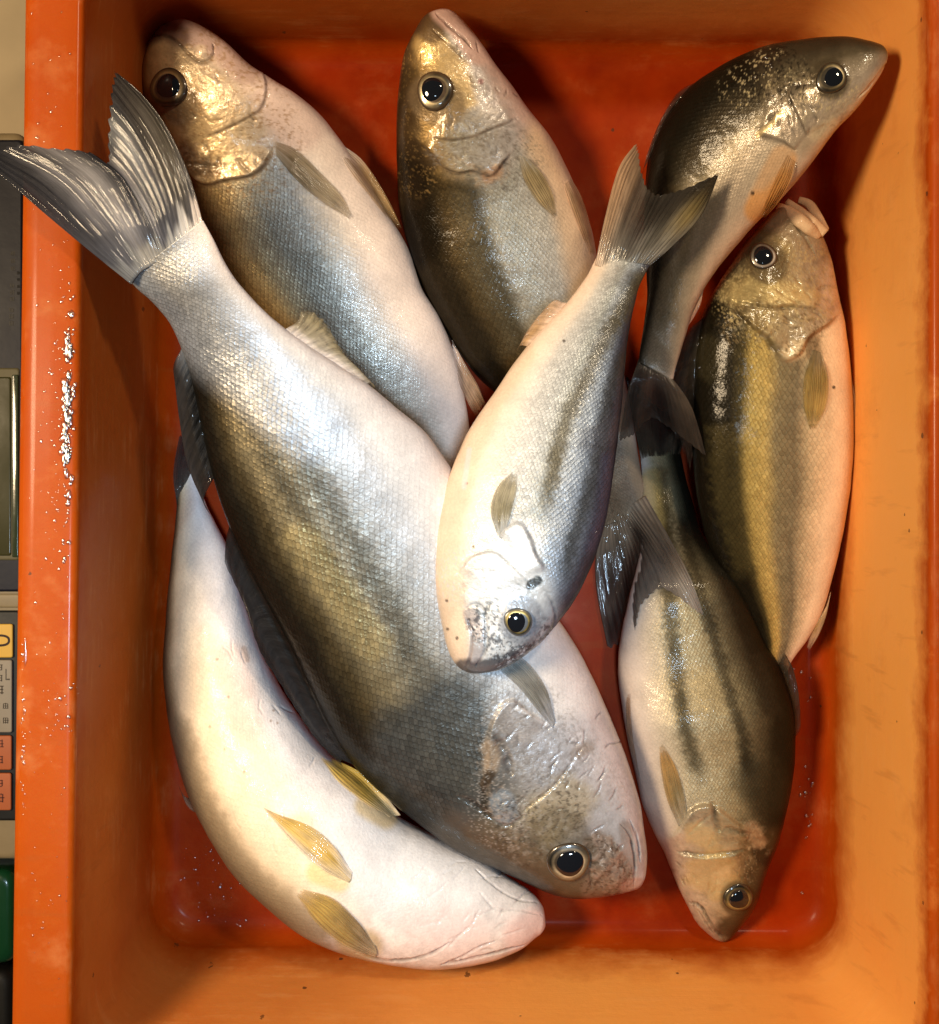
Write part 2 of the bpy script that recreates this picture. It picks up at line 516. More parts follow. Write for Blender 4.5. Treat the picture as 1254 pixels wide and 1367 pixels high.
# ------------------------------------------------------------------ fish
def seg_dist(px, py, poly):
    """distance to a polyline and side (+ on the left of its direction)"""
    best = np.full(px.shape, 1e9); side = np.zeros(px.shape); along = np.zeros(px.shape)
    poly = np.asarray(poly, float)
    L = 0
    tot = max(1e-6, np.sum(np.linalg.norm(np.diff(poly, axis=0), axis=1)))
    for a, b in zip(poly[:-1], poly[1:]):
        d = b - a
        l2 = d @ d + 1e-9
        s = np.clip(((px - a[0]) * d[0] + (py - a[1]) * d[1]) / l2, 0, 1)
        ex = px - a[0] - s * d[0]; ey = py - a[1] - s * d[1]
        dd = np.hypot(ex, ey)
        m = dd < best
        best = np.where(m, dd, best)
        side = np.where(m, np.sign(d[0] * ey - d[1] * ex), side)
        along = np.where(m, (L + s * math.sqrt(l2)) / tot, along)
        L += math.sqrt(l2)
    return best, side, along

class Fish:
    def __init__(self, label, stations, hr, zmin=None, sink=0.010, scale_mm=2.4, grad=None, step=1.6, cap_px=9, stiff=0.05, tilt=0.0, power=2.25, mk=1.0):
        st = np.asarray(stations, float)
        D, V = st[:, :2], st[:, 2:]
        C = (D + V) / 2
        uu = np.linspace(0, len(st) - 1, 60 * len(st))
        cc = catmull(C, uu)
        c = np.concatenate([[0], np.cumsum(np.linalg.norm(np.diff(cc, axis=0), axis=1))])
        Lpx = c[-1]
        nU = int(Lpx / step)
        s = np.linspace(0, 1, nU)
        s = s + 0.0
        t = s
        u = np.interp(t * Lpx, c, uu)
        d = catmull(D, u); v = catmull(V, u)
        mid = (d + v) / 2; half = (d - v) / 2
        hw = np.linalg.norm(half, axis=1)
        capf = np.sqrt(np.clip(1 - (1 - np.clip(t * Lpx / cap_px, 0, 1)) ** 2, 0, 1))
        capf[0] = 0.02
        half = half * capf[:, None]
        self.t, self.Lpx = t, Lpx
        mpp = K * (H - 0.05)
        hs = np.interp(t, [a for a, _ in hr], [b for _, b in hr])
        h = gsmooth(hs * hw, 0.012 * nU) * mpp * capf * (1 - 0.72 * sstep(t, 0.93, 1.0))
        self.h = h
        # cross-section: top half sampled densely
        wmax = hw.max()
        nT = int(2 * wmax * 1.12 / step)
        nB = max(24, nT // 3)
        a = np.concatenate([np.linspace(0, math.pi, nT, endpoint=False), np.linspace(math.pi, 2 * math.pi, nB, endpoint=False)])
        e = 2 / power
        q = np.sign(np.cos(a)) * np.abs(np.cos(a)) ** e
        p = np.sign(np.sin(a)) * np.abs(np.sin(a)) ** e
        self.nT, self.nV, self.nU = nT, len(a), nU
        # rest the body on what lies under it
        qs = np.linspace(-0.95, 0.95, 15)
        ps = (1 - np.abs(qs) ** power) ** (1 / power)
        fx = mid[:, 0:1] + half[:, 0:1] * qs; fy = mid[:, 1:2] + half[:, 1:2] * qs
        sup = FIELD[fidx(fx, fy)]
        need = np.max(np.where(sup > 0, sup - sink, 0) + h[:, None] * ps, axis=1)
        need = np.maximum(need, h)
        if zmin is not None:
            need = np.maximum(need, np.interp(t, [x for x, _ in zmin], [y for _, y in zmin]))
        sg = stiff * nU
        zc = gsmooth(need, sg)
        short = gsmooth(np.maximum(need - zc, 0), sg * 0.8)
        zc = zc + 1.2 * short
        self.zc = zc
        Z = zc[:, None] + h[:, None] * p[None, :] - q[None, :] * tilt * capf[:, None]
        zref = zc[:, None]
        PX = mid[:, 0:1] + half[:, 0:1] * q; PY = mid[:, 1:2] + half[:, 1:2] * q
        X = (PX - CX) * K * (H - zref); Y = -(PY - CY) * K * (H - zref)
        self.pos = np.stack([X, Y, Z], -1)
        self.Q = np.broadcast_to(q, X.shape).copy(); self.T = np.broadcast_to(t[:, None], X.shape).copy()
        self.PXY()
        # lattice coordinates in scale widths
        dv = np.linalg.norm(np.diff(self.pos, axis=1, append=self.pos[:, :1]), axis=2)
        arc = np.cumsum(dv, axis=1)
        arc = arc - arc[:, nT // 2][:, None]
        midw = self.pos[:, nT // 2]
        along = np.concatenate([[0], np.cumsum(np.linalg.norm(np.diff(midw, axis=0), axis=1))])
        self.u_m = np.broadcast_to(along[:, None], X.shape)
        self.v_m = arc
        sc = scale_mm / 1000
        size = 0.72 + 0.38 * np.sin(np.pi * np.clip(t * 1.12, 0, 1)) ** 0.8
        ul = np.cumsum(np.diff(along, prepend=0) / size) / sc / 1.65
        row = arc / sc / size[:, None] + 0.25 * np.sin(ul / 9)[:, None]
        self.lat = np.stack([np.broadcast_to(ul[:, None], X.shape) + 0.10 * np.abs(row) ** 1.15, row, np.zeros_like(arc)], -1)
        # pigment across the body, dorsal +1 to ventral -1
        g = sorted(grad)
        wob = 0.06 * fbm(self.u_m * 60, self.v_m * 40, 11)
        qq = self.Q + wob
        self.col = np.stack([np.interp(qq, [x[0] for x in g], [x[1][k] for x in g]) for k in range(3)], -1)
        self.metal = np.interp(qq, [x[0] for x in g], [x[2] for x in g]) * mk
        self.amp = np.interp(qq, [x[0] for x in g], [x[3] for x in g])
        self.shine = np.full(X.shape, 0.5)
        lum = self.col.mean(-1, keepdims=True)
        self.col = self.col * np.clip((lum / 0.30) ** 0.28, 0.45, 1.12)
        self.disp = 0.0006 * fbm(self.u_m * 35, self.v_m * 35, 5)
        self.root = empty("fish", P(mid[nU // 2, 0], mid[nU // 2, 1], max(0.0, zc[nU // 2] - h[nU // 2])))
        tag(self.root, label, "fish", "fish lying in the orange tray")

    def PXY(self):
        X, Y, Z = self.pos[..., 0], self.pos[..., 1], self.pos[..., 2]
        self.px = CX + X / (K * (H - Z)); self.py = CY - Y / (K * (H - Z))

    # ---- pigment and relief, placed on the skin
    def _w(self, poly, width, soft, wob=0.0):
        d, sd, al = seg_dist(self.px, self.py, poly)
        if wob:
            d = d + wob * fbm(self.px * 0.08, self.py * 0.08, 21)
        return 1 - sstep(d, width, width + soft), sd, al
    def paint(self, poly, width, soft, col=None, k=1.0, metal=None, amp=None, shine=None, wob=0.0):
        if len(poly) == 1:
            poly = [poly[0], (poly[0][0] + 0.1, poly[0][1])]
        m, _, _ = self._w(poly, width, soft, wob)
        m = m * k
        if col is not None: self.col += (np.asarray(col) - self.col) * m[..., None]
        if metal is not None: self.metal += (metal - self.metal) * m
        if amp is not None: self.amp += (amp - self.amp) * m
        if shine is not None: self.shine += (shine - self.shine) * m
        return self
    def speckle(self, poly, width, soft, col, scale, thr, k=0.8, seed=3):
        m, _, _ = self._w(poly, width, soft)
        n = sstep(fbm(self.px * scale, self.py * scale, seed), thr, thr + 0.2)
        self.col += (np.asarray(col) - self.col) * (m * n * k)[..., None]
        return self
    def groove(self, poly, width, depth, dark=0.75, col=(0.02, 0.014, 0.01)):
        poly = resample(poly, 24) if len(poly) > 2 else np.asarray(poly, float)
        d, sd, al = seg_dist(self.px, self.py, poly)
        d = d + 0.6 * noise2(self.px * 0.25, self.py * 0.25, 8)
        taper = sstep(al, 0, 0.18) * (1 - sstep(al, 0.82, 1))
        wloc = width * (0.35 + 0.65 * taper)
        m = (1 - sstep(d, wloc * 0.35, wloc * 1.25))
        m = m * (0.62 + 0.38 * np.clip(1.6 * fbm(self.px * 0.11, self.py * 0.11, 41), -1, 1))
        self.disp -= depth * m
        self.col += (np.asarray(col) - self.col) * (m * dark * (0.4 + 0.6 * taper))[..., None]
        self.metal *= 1 - 0.8 * m
        self.amp *= 1 - m
        return self
    def plate(self, poly, side, height, decay, edge=3.0):
        """a bony plate that ends in a raised free edge along the line; side = +1/-1 tells where the plate lies"""
        poly = resample(poly, 30)
        d, sd, al = seg_dist(self.px, self.py, poly)
        ends = sstep(al, 0.0, 0.12) * (1 - sstep(al, 0.88, 1.0))
        s = d * np.where(sd == side, 1, -1)
        self.disp += height * sstep(s, -edge, edge) * np.exp(-np.maximum(s, 0) / decay) * ends
        return self
    def stripe(self, poly, width, soft, col, k=0.8, wob=0.0):
        poly = resample(poly, 30)
        d, _, al = seg_dist(self.px, self.py, poly)
        d = d + 2.5 * fbm(self.px * 0.05, self.py * 0.05, 21)
        cell = np.random.default_rng(9).uniform(-1, 1, (257, 257))[np.floor(self.lat[..., 0] * 2).astype(int) % 257, np.floor(self.lat[..., 1]).astype(int) % 257]
        d = d + cell * 0.28 * soft
        m = (1 - sstep(d, width * 0.3, width + soft)) * sstep(al, 0.0, 0.06) * (1 - sstep(al, 0.88, 1.0)) * k
        m = m * (0.85 + 0.15 * fbm(self.u_m * 90, self.v_m * 90, 33))
        self.col += (np.asarray(col) - self.col) * m[..., None]
        return self
    def mottle(self, poly, width, soft, light, dark, k=0.7, seed=50, rel=0.00012):
        k = k * 0.5
        m, _, _ = self._w(poly, width, soft, 8)
        n1 = fbm(self.px * 0.16, self.py * 0.16, seed, 5); n2 = fbm(self.px * 0.33 + 9, self.py * 0.33, seed + 7, 4)
        a = sstep(n1 + 0.5 * n2, -0.05, 0.6) * m * k; b = sstep(-n1 + 0.6 * n2, 0.0, 0.6) * m * k * 0.85
        self.col += (np.asarray(light) - self.col) * a[..., None]
        self.metal += (0.6 - self.metal) * a
        self.col += (np.asarray(dark) - self.col) * b[..., None]
        self.disp += rel * (n1 + 0.8 * n2) * m
        return self
    def creases(self, box_, n, length, ang, depth=0.00035, dark=0.35, seed=1, col=(0.05, 0.035, 0.03), spread=0.35):
        g = np.random.default_rng(seed)
        for _ in range(n):
            x = g.uniform(box_[0], box_[2]); y = g.uniform(box_[1], box_[3]); a = math.radians(ang) + g.normal(0, spread); L = length * g.uniform(.4, 1)
            b = a + g.normal(0, .3)
            q = [(x - math.cos(a) * L / 2, y - math.sin(a) * L / 2), (x, y), (x + math.cos(b) * L / 2, y + math.sin(b) * L / 2)]
            d, _, al = seg_dist(self.px, self.py, q)
            m = (1 - sstep(d, 0.4, 1.7)) * sstep(al, 0, .3) * (1 - sstep(al, .7, 1))
            self.disp -= depth * m
            self.col += (np.asarray(col) - self.col) * (m * dark)[..., None]
        return self
    def lump(self, p, r, hgt):
        d = np.hypot(self.px - p[0], self.py - p[1])
        self.disp += hgt * np.exp(-(d / r) ** 2)
        return self
    def head(self, poly, side, soft, grad, blend=1.0, amp=0.0, mtl=0.3):
        soft = soft * 1.9
        """repaint everything on the snout side of a line across the body"""
        poly = resample(poly, 30)
        a, b = poly[0], poly[1]; c, e = poly[-2], poly[-1]
        poly = np.vstack([a - (b - a) / np.linalg.norm(b - a) * 150, poly, e + (e - c) / np.linalg.norm(e - c) * 150])
        d, sd, al = seg_dist(self.px, self.py, poly)
        s = d * np.where(sd == side, 1, -1)
        m = sstep(s, -soft, soft) * blend * (1 - sstep(self.T, 0.38, 0.46))
        g = sorted(grad)
        qq = self.Q + 0.10 * fbm(self.u_m * 120, self.v_m * 120, 17)
        col = np.stack([np.interp(qq, [x[0] for x in g], [x[1][k] for x in g]) for k in range(3)], -1)
        mot = 1 + 0.22 * fbm(self.u_m * 320, self.v_m * 320, 31)
        self.col += (col * mot[..., None] - self.col) * m[..., None]
        self.metal += (mtl - self.metal) * m
        self.amp *= 1 - m * (1 - amp)
        self.shine += (1.0 - self.shine) * m
        return self
    def finish(self):
        pos = self.pos
        gu = np.gradient(pos, axis=0)
        gv = np.roll(pos, -1, 1) - np.roll(pos, 1, 1)
        n = np.cross(gv, gu)
        n /= np.linalg.norm(n, axis=2)[..., None] + 1e-12
        mid = pos.mean(axis=1)
        flip = np.sign(np.sum(n * (pos - mid[:, None, :]), axis=2).mean())
        n = n * flip
        n[:3] = n[3]
        fade = sstep(self.t, 0.0, 0.01)[:, None]
        self.pos = pos + n * (self.disp * fade)[..., None]
        self.nrm = n
        self.PXY()
        nU, nV = self.nU, self.nV
        f = grid_faces(nU, nV, True)
        if flip > 0:
            f = f[:, ::-1]
        verts = np.vstack([self.pos.reshape(-1, 3), self.pos[0].mean(0)[None], self.pos[-1].mean(0)[None]])
        def ext(a):
            a = a.reshape(nU * nV, -1)
            return np.vstack([a, a[:1], a[-1:]])
        j = np.arange(nV); j2 = (j + 1) % nV
        N = nU * nV
        c0 = np.stack([np.full(nV, N), j2, j, j], -1); c1 = np.stack([np.full(nV, N + 1), (nU - 1) * nV + j, (nU - 1) * nV + j2, (nU - 1) * nV + j2], -1)
        tri = np.vstack([c0[:, :3], c1[:, :3]])
        if flip > 0:
            tri = tri[:, ::-1]
        # quads only in the array path: close the ends with slim quads
        q0 = np.stack([np.full(nV // 2, N), 2 * np.arange(nV // 2), 2 * np.arange(nV // 2) + 1, (2 * np.arange(nV // 2) + 2) % nV], -1)
        q1 = q0.copy(); q1[:, 0] = N + 1; q1[:, 1:] += (nU - 1) * nV
        f = np.vstack([f, q0 if flip > 0 else q0[:, ::-1], q1[:, ::-1] if flip > 0 else q1])
        fx = np.stack([np.clip(self.metal, 0, 1), np.clip(self.amp, 0, 1.5), np.clip(self.shine, 0, 1)], -1)
        self.body = obj("body", verts, f, M_SKIN, self.root, True, {
            "skin": ('FLOAT_COLOR', ext(np.clip(self.col, 0.003, 0.95))),
            "fx": ('FLOAT_COLOR', ext(fx)),
            "lat": ('FLOAT_VECTOR', ext(self.lat))})
        # raise the pile
        top = np.s_[:, :self.nT]
        iy, ix = fidx(self.px[top], self.py[top])
        np.maximum.at(FIELD, (iy.ravel(), ix.ravel()), self.pos[..., 2][top].ravel())
        self.sx = self.px[::3, :self.nT:3].ravel(); self.sy = self.py[::3, :self.nT:3].ravel()
        self.sz = self.pos[::3, :self.nT:3, 2].ravel(); self.sn = self.nrm[::3, :self.nT:3].reshape(-1, 3); self.scol = self.col[::3, :self.nT:3].reshape(-1, 3)
        return self
    def at(self, px, py):
        px = np.atleast_1d(px); py = np.atleast_1d(py)
        i = np.array([np.argmin((self.sx - a) ** 2 + (self.sy - b) ** 2) for a, b in zip(px, py)])
        return self.sz[i], self.sn[i]

    # ---- parts
    def eye(self, x, y, r, rp, iris, rim=(0.05, 0.04, 0.03), ring=1.0, ang=1.2, squash=1.0, pdx=0, pdy=0):
        z, n = self.at(x, y)
        z = z[0]; n = n[0] * 0.5 + np.array([0, 0, 1.0]) * 0.5
        n /= np.linalg.norm(n)
        mpp = K * (H - z)
        R = r * mpp; Rp = rp * mpp
        c = np.array(P(x, y, z))
        ax = np.cross(n, [0.3, 1, 0]); ax /= np.linalg.norm(ax); ay = np.cross(n, ax)
        def dome(ce, R, hgt, base, nr=22, na=56, colf=None, sq=1.0):
            rr = np.linspace(0, 1, nr)
            rr[0] = 0.004
            an = np.linspace(0, 2 * math.pi, na, endpoint=False)
            wv = 1 + 0.035 * np.cos(2 * an + x) + 0.03 * np.cos(3 * an + y)
            rx = np.outer(rr, np.cos(an) * wv) * R; ry = np.outer(rr, np.sin(an) * wv) * R * sq
            hz = (np.sqrt(1 - rr ** 2 * 0.999) * hgt + base)[:, None]
            v = ce + rx[..., None] * ax + ry[..., None] * ay + hz[..., None] * n
            low = v[-1] - n * 0.004
            v = np.concatenate([v, low[None]], 0)
            f = grid_faces(nr + 1, na, True)
            cols = None
            if colf is not None:
                rall = np.append(rr, 1.0)
                cols = colf(rall[:, None] + 0 * an[None, :], an[None, :] + 0 * rall[:, None])
            nv = (nr + 1) * na
            f = f.tolist() + [list(range(na))[::-1], list(range(nv - na, nv))]
            return v.reshape(-1, 3), f, cols
        k = rp / r
        def icol(rr, an):
            ic = np.array(iris); dk = np.array(rim)
            ring_ = sstep(rr, k * 0.96, k * 1.03) * (1 - sstep(rr, k * 1.08, k * 1.22))
            body_ = sstep(rr, k * 1.0, k * 1.05) * (1 - sstep(rr, 0.80, 0.98))
            sect = np.clip(0.50 + 0.55 * np.cos(an - ang) + 0.14 * np.cos(3 * an + ang) + 0.08 * np.cos(7 * an), 0.04, 1.2)
            c_ = dk + (ic * (0.42 * sect)[..., None] - dk) * body_[..., None]
            return c_ + (ic * (0.25 + 0.95 * sect)[..., None] - c_) * (ring_ * ring)[..., None]
        v, f, cl = dome(c, R, R * 0.17, 0.0002, colf=icol)
        e = obj("eye", v, f, M_IRIS, self.root, True, {"skin": ('FLOAT_COLOR', cl)})
        cp = c + np.array([pdx, -pdy, 0]) * mpp
        v, f, _ = dome(cp, Rp, R * 0.17, R * 0.095, sq=squash)
        obj("pupil", v, f, M_PUPIL, e)
        return self
    def fin(self, name, rays, c0, c1, nrays=14, mode='own', lift=0.0015, dz=(0, 0), th=0.0007, sub=None, jag=0.045, spots=None, ripple=0.0, thin=0.58):  # pectoral root colours are darkened to paint in the axil shadow
        """rays: polylines from root to tip; c0 / c1 colour at root and tip"""
        nL = 56
        if name == 'tail_fin': jag = jag * 0.45
        nR = max(24, nrays * 5)
        tuck = 12.0 if mode in ('tail', 'field') else 5.0
        def rooted(r):
            r = np.asarray(r, float); d_ = r[0] - r[1]
            return np.vstack([r[0] + d_ / (np.linalg.norm(d_) + 1e-6) * tuck, r])
        R = np.stack([resample(rooted(r), nL) for r in rays])         # ray, along, xy
        W = catmull(R, np.linspace(0, len(R) - 1, nR)) if len(R) > 2 else R[0][None] + np.linspace(0, 1, nR)[:, None, None] * (R[1] - R[0])[None]
        l = np.linspace(0, 1, nL)
        w_ = np.linspace(0, 1, nR)
        # ragged tips
        jg = 1 - jag * (0.5 + 0.5 * np.cos(2 * math.pi * nrays * w_)) - jag * np.abs(noise2(w_ * nrays, w_ * 0 + 3.3, 77))
        ll = np.clip(l[None, :] * jg[:, None], 0, 1) * (nL - 1)
        i0 = np.clip(ll.astype(int), 0, nL - 2); fr = (ll - i0)[..., None]
        W = np.take_along_axis(W, i0[..., None], 1) * (1 - fr) + np.take_along_axis(W, i0[..., None] + 1, 1) * fr
        px, py = W[..., 0], W[..., 1]
        if mode == 'own':
            z = self.at(px.ravel(), py.ravel())[0].reshape(px.shape)
        elif mode == 'field':
            z = FIELD[fidx(px, py)]
        else:                                                          # from the end of the body
            z = np.full(px.shape, self.zc[-1])
        for _ in range(6):                                             # a stiff fin bridges hollows
            zp = np.pad(z, 3, mode='edge')
            z = np.mean([zp[3 + a:3 + a + nR, 3 + b:3 + b + nL] for a in (-3, -1, 0, 1, 3) for b in (-3, -1, 0, 1, 3)], axis=0)
        z = z + (lift + 0.0006) * sstep(l, 0.0, 0.30)[None, :] * (1 - 0.45 * sstep(l, 0.7, 1.0)[None, :]) - 0.0006 + dz[0] + (dz[1] - dz[0]) * l[None, :] ** 1.3
        if ripple:
            z = z + ripple * np.sin(w_[:, None] * math.pi * 5 + l[None, :] * 2) * l[None, :]
        ridge = np.cos(2 * math.pi * nrays * w_)[:, None] * (1 - 0.5 * l)[None, :] * 0.00010
        thk = th * (1 - 0.7 * l)[None, :] * np.ones_like(px)
        x = (px - CX) * K * (H - z); y = -(py - CY) * K * (H - z)
        top = np.stack([x, y, z + ridge + thk], -1).reshape(-1, 3)
        bot = np.stack([x, y, z - ridge - thk], -1).reshape(-1, 3)
        n = nR * nL
        f = grid_faces(nR, nL)
        idx = np.arange(n).reshape(nR, nL)
        rimv = np.concatenate([idx[0, :], idx[1:, -1], idx[-1, -2::-1], idx[-2:0:-1, 0]])
        r2 = np.roll(rimv, -1)
        side = np.stack([rimv, r2, r2 + n, rimv + n], -1)
        faces = np.vstack([f, f[:, ::-1] + n, side[:, ::-1]])
        c0 = np.array(c0); c1 = np.array(c1)
        m = sstep(l[None, :] + 0.25 * noise2(w_[:, None] * nrays * 0.7, l[None, :] * 3, 51), 0.1, 0.95)
        col = c0 + (c1 - c0) * m[..., None]
        for (sw, sl, rw, rl, sc_, kk) in (spots or []):
            mm = np.exp(-((w_[:, None] - sw) / rw) ** 2 - ((l[None, :] - sl) / rl) ** 2) * kk
            col = col + (np.array(sc_) - col) * mm[..., None]
        ib = np.array([np.argmin((self.sx - a) ** 2 + (self.sy - b) ** 2) for a, b in zip(px[:, 2], py[:, 2])])
        bc = self.scol[ib]
        rb = (1 - sstep(l[None, :] + 0.10 * noise2(w_[:, None] * nrays * 1.3, l[None, :] * 2, 61), 0.06 if mode == 'own' else 0.10, 0.42 if mode == 'own' else 0.19)) * (0.9 if mode != 'own' else 0.85)
        col = col + (bc[:, None, :] - col) * rb[..., None]
        lat = np.stack([np.broadcast_to(l[None, :] * 3, px.shape), np.broadcast_to(w_[:, None] * nrays, px.shape), np.zeros_like(px)], -1)
        obj(name, np.vstack([top, bot]), faces, M_FIN, self.root, True, {
            "skin": ('FLOAT_COLOR', np.vstack([col.reshape(-1, 3)] * 2).clip(0.003, 0.95)),
            "lat": ('FLOAT_VECTOR', np.vstack([lat.reshape(-1, 3)] * 2)),
            "thin": ('FLOAT', np.concatenate([(thin * sstep(l, -0.1, 0.6)[None, :] + (0.5 * np.exp(-np.minimum(w_, 1 - w_)[:, None] / 0.07) + 0.4 * sstep(l, 0.75, 1.0)[None, :]) * (l[None, :] > 0.1) * (mode == 'own')).ravel()] * 2))})
        if name == "tail_fin":
            iy, ix = fidx(px, py)
            np.maximum.at(FIELD, (iy.ravel(), ix.ravel()), z.ravel())
        return self

BLK = (0.02, 0.017, 0.014)
#FISH
# ---------------- pale gold-headed fish, top left
f = Fish("pale silver fish with gold cheeks, head in the top left corner beside a raised tail",
    [(226, 28, 248, 27), (207, 42, 278, 43), (195, 65, 305, 61), (190, 100, 339, 91), (196, 140, 370, 112), (212, 185, 405, 134),
     (236, 240, 437, 165), (262, 305, 478, 222), (290, 360, 513, 280), (325, 420, 543, 328), (365, 480, 564, 385), (410, 545, 590, 430),
     (460, 605, 612, 490), (515, 660, 624, 550), (560, 700, 632, 610), (600, 735, 650, 670)],
    [(0, .9), (.12, .66), (.4, .52), (.8, .45), (1, .35)], zmin=[(0, .042), (.2, .032), (.5, 0)], scale_mm=1.8, tilt=0.003,
    grad=[(1, (.07, .05, .025), .2, .6), (.82, (.16, .10, .04), .4, .8), (.6, (.50, .34, .14), .55, .9), (.40, (.40, .33, .21), .5, .8), (.2, (.27, .26, .22), .45, .7),
          (-.1, (.40, .385, .34), .45, .7), (-.35, (.54, .50, .45), .35, .5), (-.55, (.70, .61, .55), .15, .2), (-1, (.74, .62, .56), .0, .05)])
op = [(240, 205), (255, 232), (275, 246), (305, 240), (330, 236), (350, 225), (364, 200), (368, 180), (372, 150), (356, 110), (345, 90)]
f.head(op[:7], -1, 7, [(1, (.09, .055, .03)), (.8, (.36, .235, .10)), (.4, (.62, .45, .23)), (0, (.60, .47, .31)), (-.35, (.60, .48, .38)), (-.6, (.66, .50, .44)), (-1, (.68, .52, .48))], mtl=.45)
f.paint([(345, 75), (372, 120), (398, 165)], 26, 22, (.70, .55, .50), .9, metal=.05)
f.paint([(235, 30), (262, 42), (290, 58), (330, 92)], 14, 12, (.52, .37, .33), .9, metal=.05, amp=0)
f.paint([(205, 44), (222, 38), (240, 50)], 9, 10, (.16, .09, .06), .8, metal=.1)
f.paint([(229, 132), (242, 140)], 20, 16, (.13, .085, .05), .75, metal=.2, wob=5)
f.paint([(250, 205), (268, 222), (285, 226)], 7, 12, (.10, .06, .035), .8, wob=6)
f.groove([(195, 50), (212, 46), (230, 51), (246, 66), (262, 81), (276, 83), (285, 73), (285, 60)], 2.6, .0012, .85)
f.lump((270, 68), 9, .0013).paint([(268, 68)], 5, 6, (.75, .60, .45), .8)
f.groove([(352, 92), (356, 120), (350, 143), (335, 155), (316, 165), (295, 175), (274, 184)], 2.2, .0008, .75)
f.plate([(352, 92), (356, 120), (350, 143), (335, 155), (316, 165), (295, 175), (274, 184)], 1, .0010, 40)
f.plate(op[:7], -1, .0026, 30).groove(op[:7], 2.2, .0008, .7)
f.groove([(318, 212), (326, 222), (337, 232)], 3.0, .0010, .8).groove([(245, 212), (262, 218), (290, 222)], 3, .001, .6)
f.speckle([(290, 110), (330, 200)], 60, 40, (.30, .17, .07), .30, .15, .6)
f.mottle([(265, 120), (300, 140), (285, 190)], 45, 25, (.72, .58, .38), (.26, .18, .10), .5, 60).creases((240, 90, 345, 230), 26, 22, 60, seed=4)
f.mottle([(255, 215), (300, 228), (340, 215)], 14, 14, (.60, .48, .32), (.12, .08, .05), .7, 64)
f.stripe([(400, 330), (450, 420), (520, 520)], 12, 22, (.17, .16, .13), .45, wob=8)
f.lump((226, 117), 30, .0020)
f.stripe([(420, 470), (470, 540), (520, 600)], 16, 30, (.20, .18, .13), .35)
f.finish()
f.eye(225, 117, 26, 17.5, (.45, .30, .12), (.05, .03, .02), ring=.5, ang=-1.4, pdx=1, pdy=-1)
f.fin("pectoral_fin", [[(364, 188), (395, 200), (430, 232), (458, 262), (473, 292)], [(366, 196), (396, 222), (428, 252), (455, 275), (471, 293)], [(368, 206), (392, 236), (420, 262), (450, 283), (469, 294)]],
      (.26, .20, .11), (.62, .52, .36), 12, lift=.0009)
f.fin("pelvic_fin", [[(460, 196), (484, 214), (508, 248), (528, 285), (537, 305)], [(458, 204), (480, 228), (502, 258), (524, 290), (536, 307)], [(456, 212), (476, 240), (498, 268), (520, 295), (535, 309)]],
      (.55, .38, .22), (.62, .42, .20), 8, lift=.0006)
f.fin("anal_fin", [[(606, 458), (622, 487), (637, 512), (649, 538)], [(608, 480), (622, 505), (634, 525), (646, 545)], [(611, 505), (618, 525), (628, 545), (636, 560)]],
      (.60, .42, .30), (.62, .40, .24), 8, lift=.0004)
f.fin("tail_fin", [[(600, 735), (640, 790), (680, 830)], [(625, 705), (670, 750), (690, 770)], [(650, 670), (700, 710), (740, 740)]], (.2, .18, .14), (.1, .09, .08), 16, mode='tail', dz=(0, -.004))

# ---------------- right hand fish with the gaping mouth
f = Fish("olive gold fish with gaping pale-lipped mouth, lying against the tray's right wall",
    [(1048, 276, 1088, 300), (1036, 280, 1101, 322), (1022, 292, 1110, 345), (1000, 318, 1117, 368), (978, 350, 1123, 400), (955, 385, 1130, 432), (936, 425, 1135, 470),
     (926, 470, 1139, 520), (924, 530, 1141, 570), (924, 590, 1139, 625), (927, 650, 1133, 680), (940, 710, 1124, 730), (960, 760, 1112, 778),
     (985, 805, 1098, 822), (1005, 845, 1080, 855), (1018, 880, 1062, 880), (1026, 905, 1052, 900)],
    [(0, .9), (.12, .62), (.4, .50), (.8, .45), (1, .35)], zmin=[(0, .036), (.5, .034), (1, .02)], scale_mm=2.1, tilt=-0.003, mk=.55,
    grad=[(1, (.016, .013, .008), .2, .6), (.64, (.028, .022, .011), .35, .8), (.50, (.10, .078, .03), .5, .9), (.38, (.44, .32, .10), .65, .9), (.20, (.54, .40, .14), .6, .9), (.04, (.30, .25, .14), .5, .9),
          (-.18, (.24, .21, .14), .45, .85), (-.32, (.46, .39, .26), .4, .8), (-.5, (.64, .52, .36), .25, .55), (-.66, (.78, .63, .46), .05, .15), (-1, (.78, .60, .44), 0, .05)])
op = [(975, 408), (992, 424), (1008, 440), (1025, 452), (1035, 470), (1048, 482), (1068, 472), (1078, 452), (1100, 436), (1122, 420)]
f.head(op, -1, 6, [(1, (.06, .045, .025)), (.6, (.16, .12, .06)), (.3, (.30, .23, .11)), (0, (.34, .28, .18)), (-.4, (.38, .31, .23)), (-.75, (.60, .47, .37)), (-1, (.68, .50, .40))], mtl=.35, amp=.1)
f.paint([(1040, 285), (1070, 300), (1090, 330)], 16, 20, (.26, .20, .14), .7)
f.paint([(980, 365), (1000, 375)], 20, 16, (.12, .09, .04), .6, wob=6)
f.paint([(1040, 395), (1080, 398)], 8, 10, (.55, .45, .25), .6, wob=5)
f.groove([(978, 402), (1000, 408), (1030, 411), (1060, 410), (1095, 415)], 2.4, .0010, .8).plate([(978, 402), (1000, 408), (1030, 411), (1060, 410), (1095, 415)], -1, .0012, 36)
f.plate(op, -1, .0026, 26).groove(op[:6], 2.4, .0010, .8).groove(op[6:], 1.6, .0006, .55)
f.groove([(1020, 449), (1030, 462), (1044, 470)], 5, .0010, .8)
f.paint([(1055, 470), (1066, 466)], 9, 7, (.66, .55, .36), .9, amp=0)
f.paint([(1085, 455), (1088, 475)], 6, 8, (.16, .12, .07), .7)
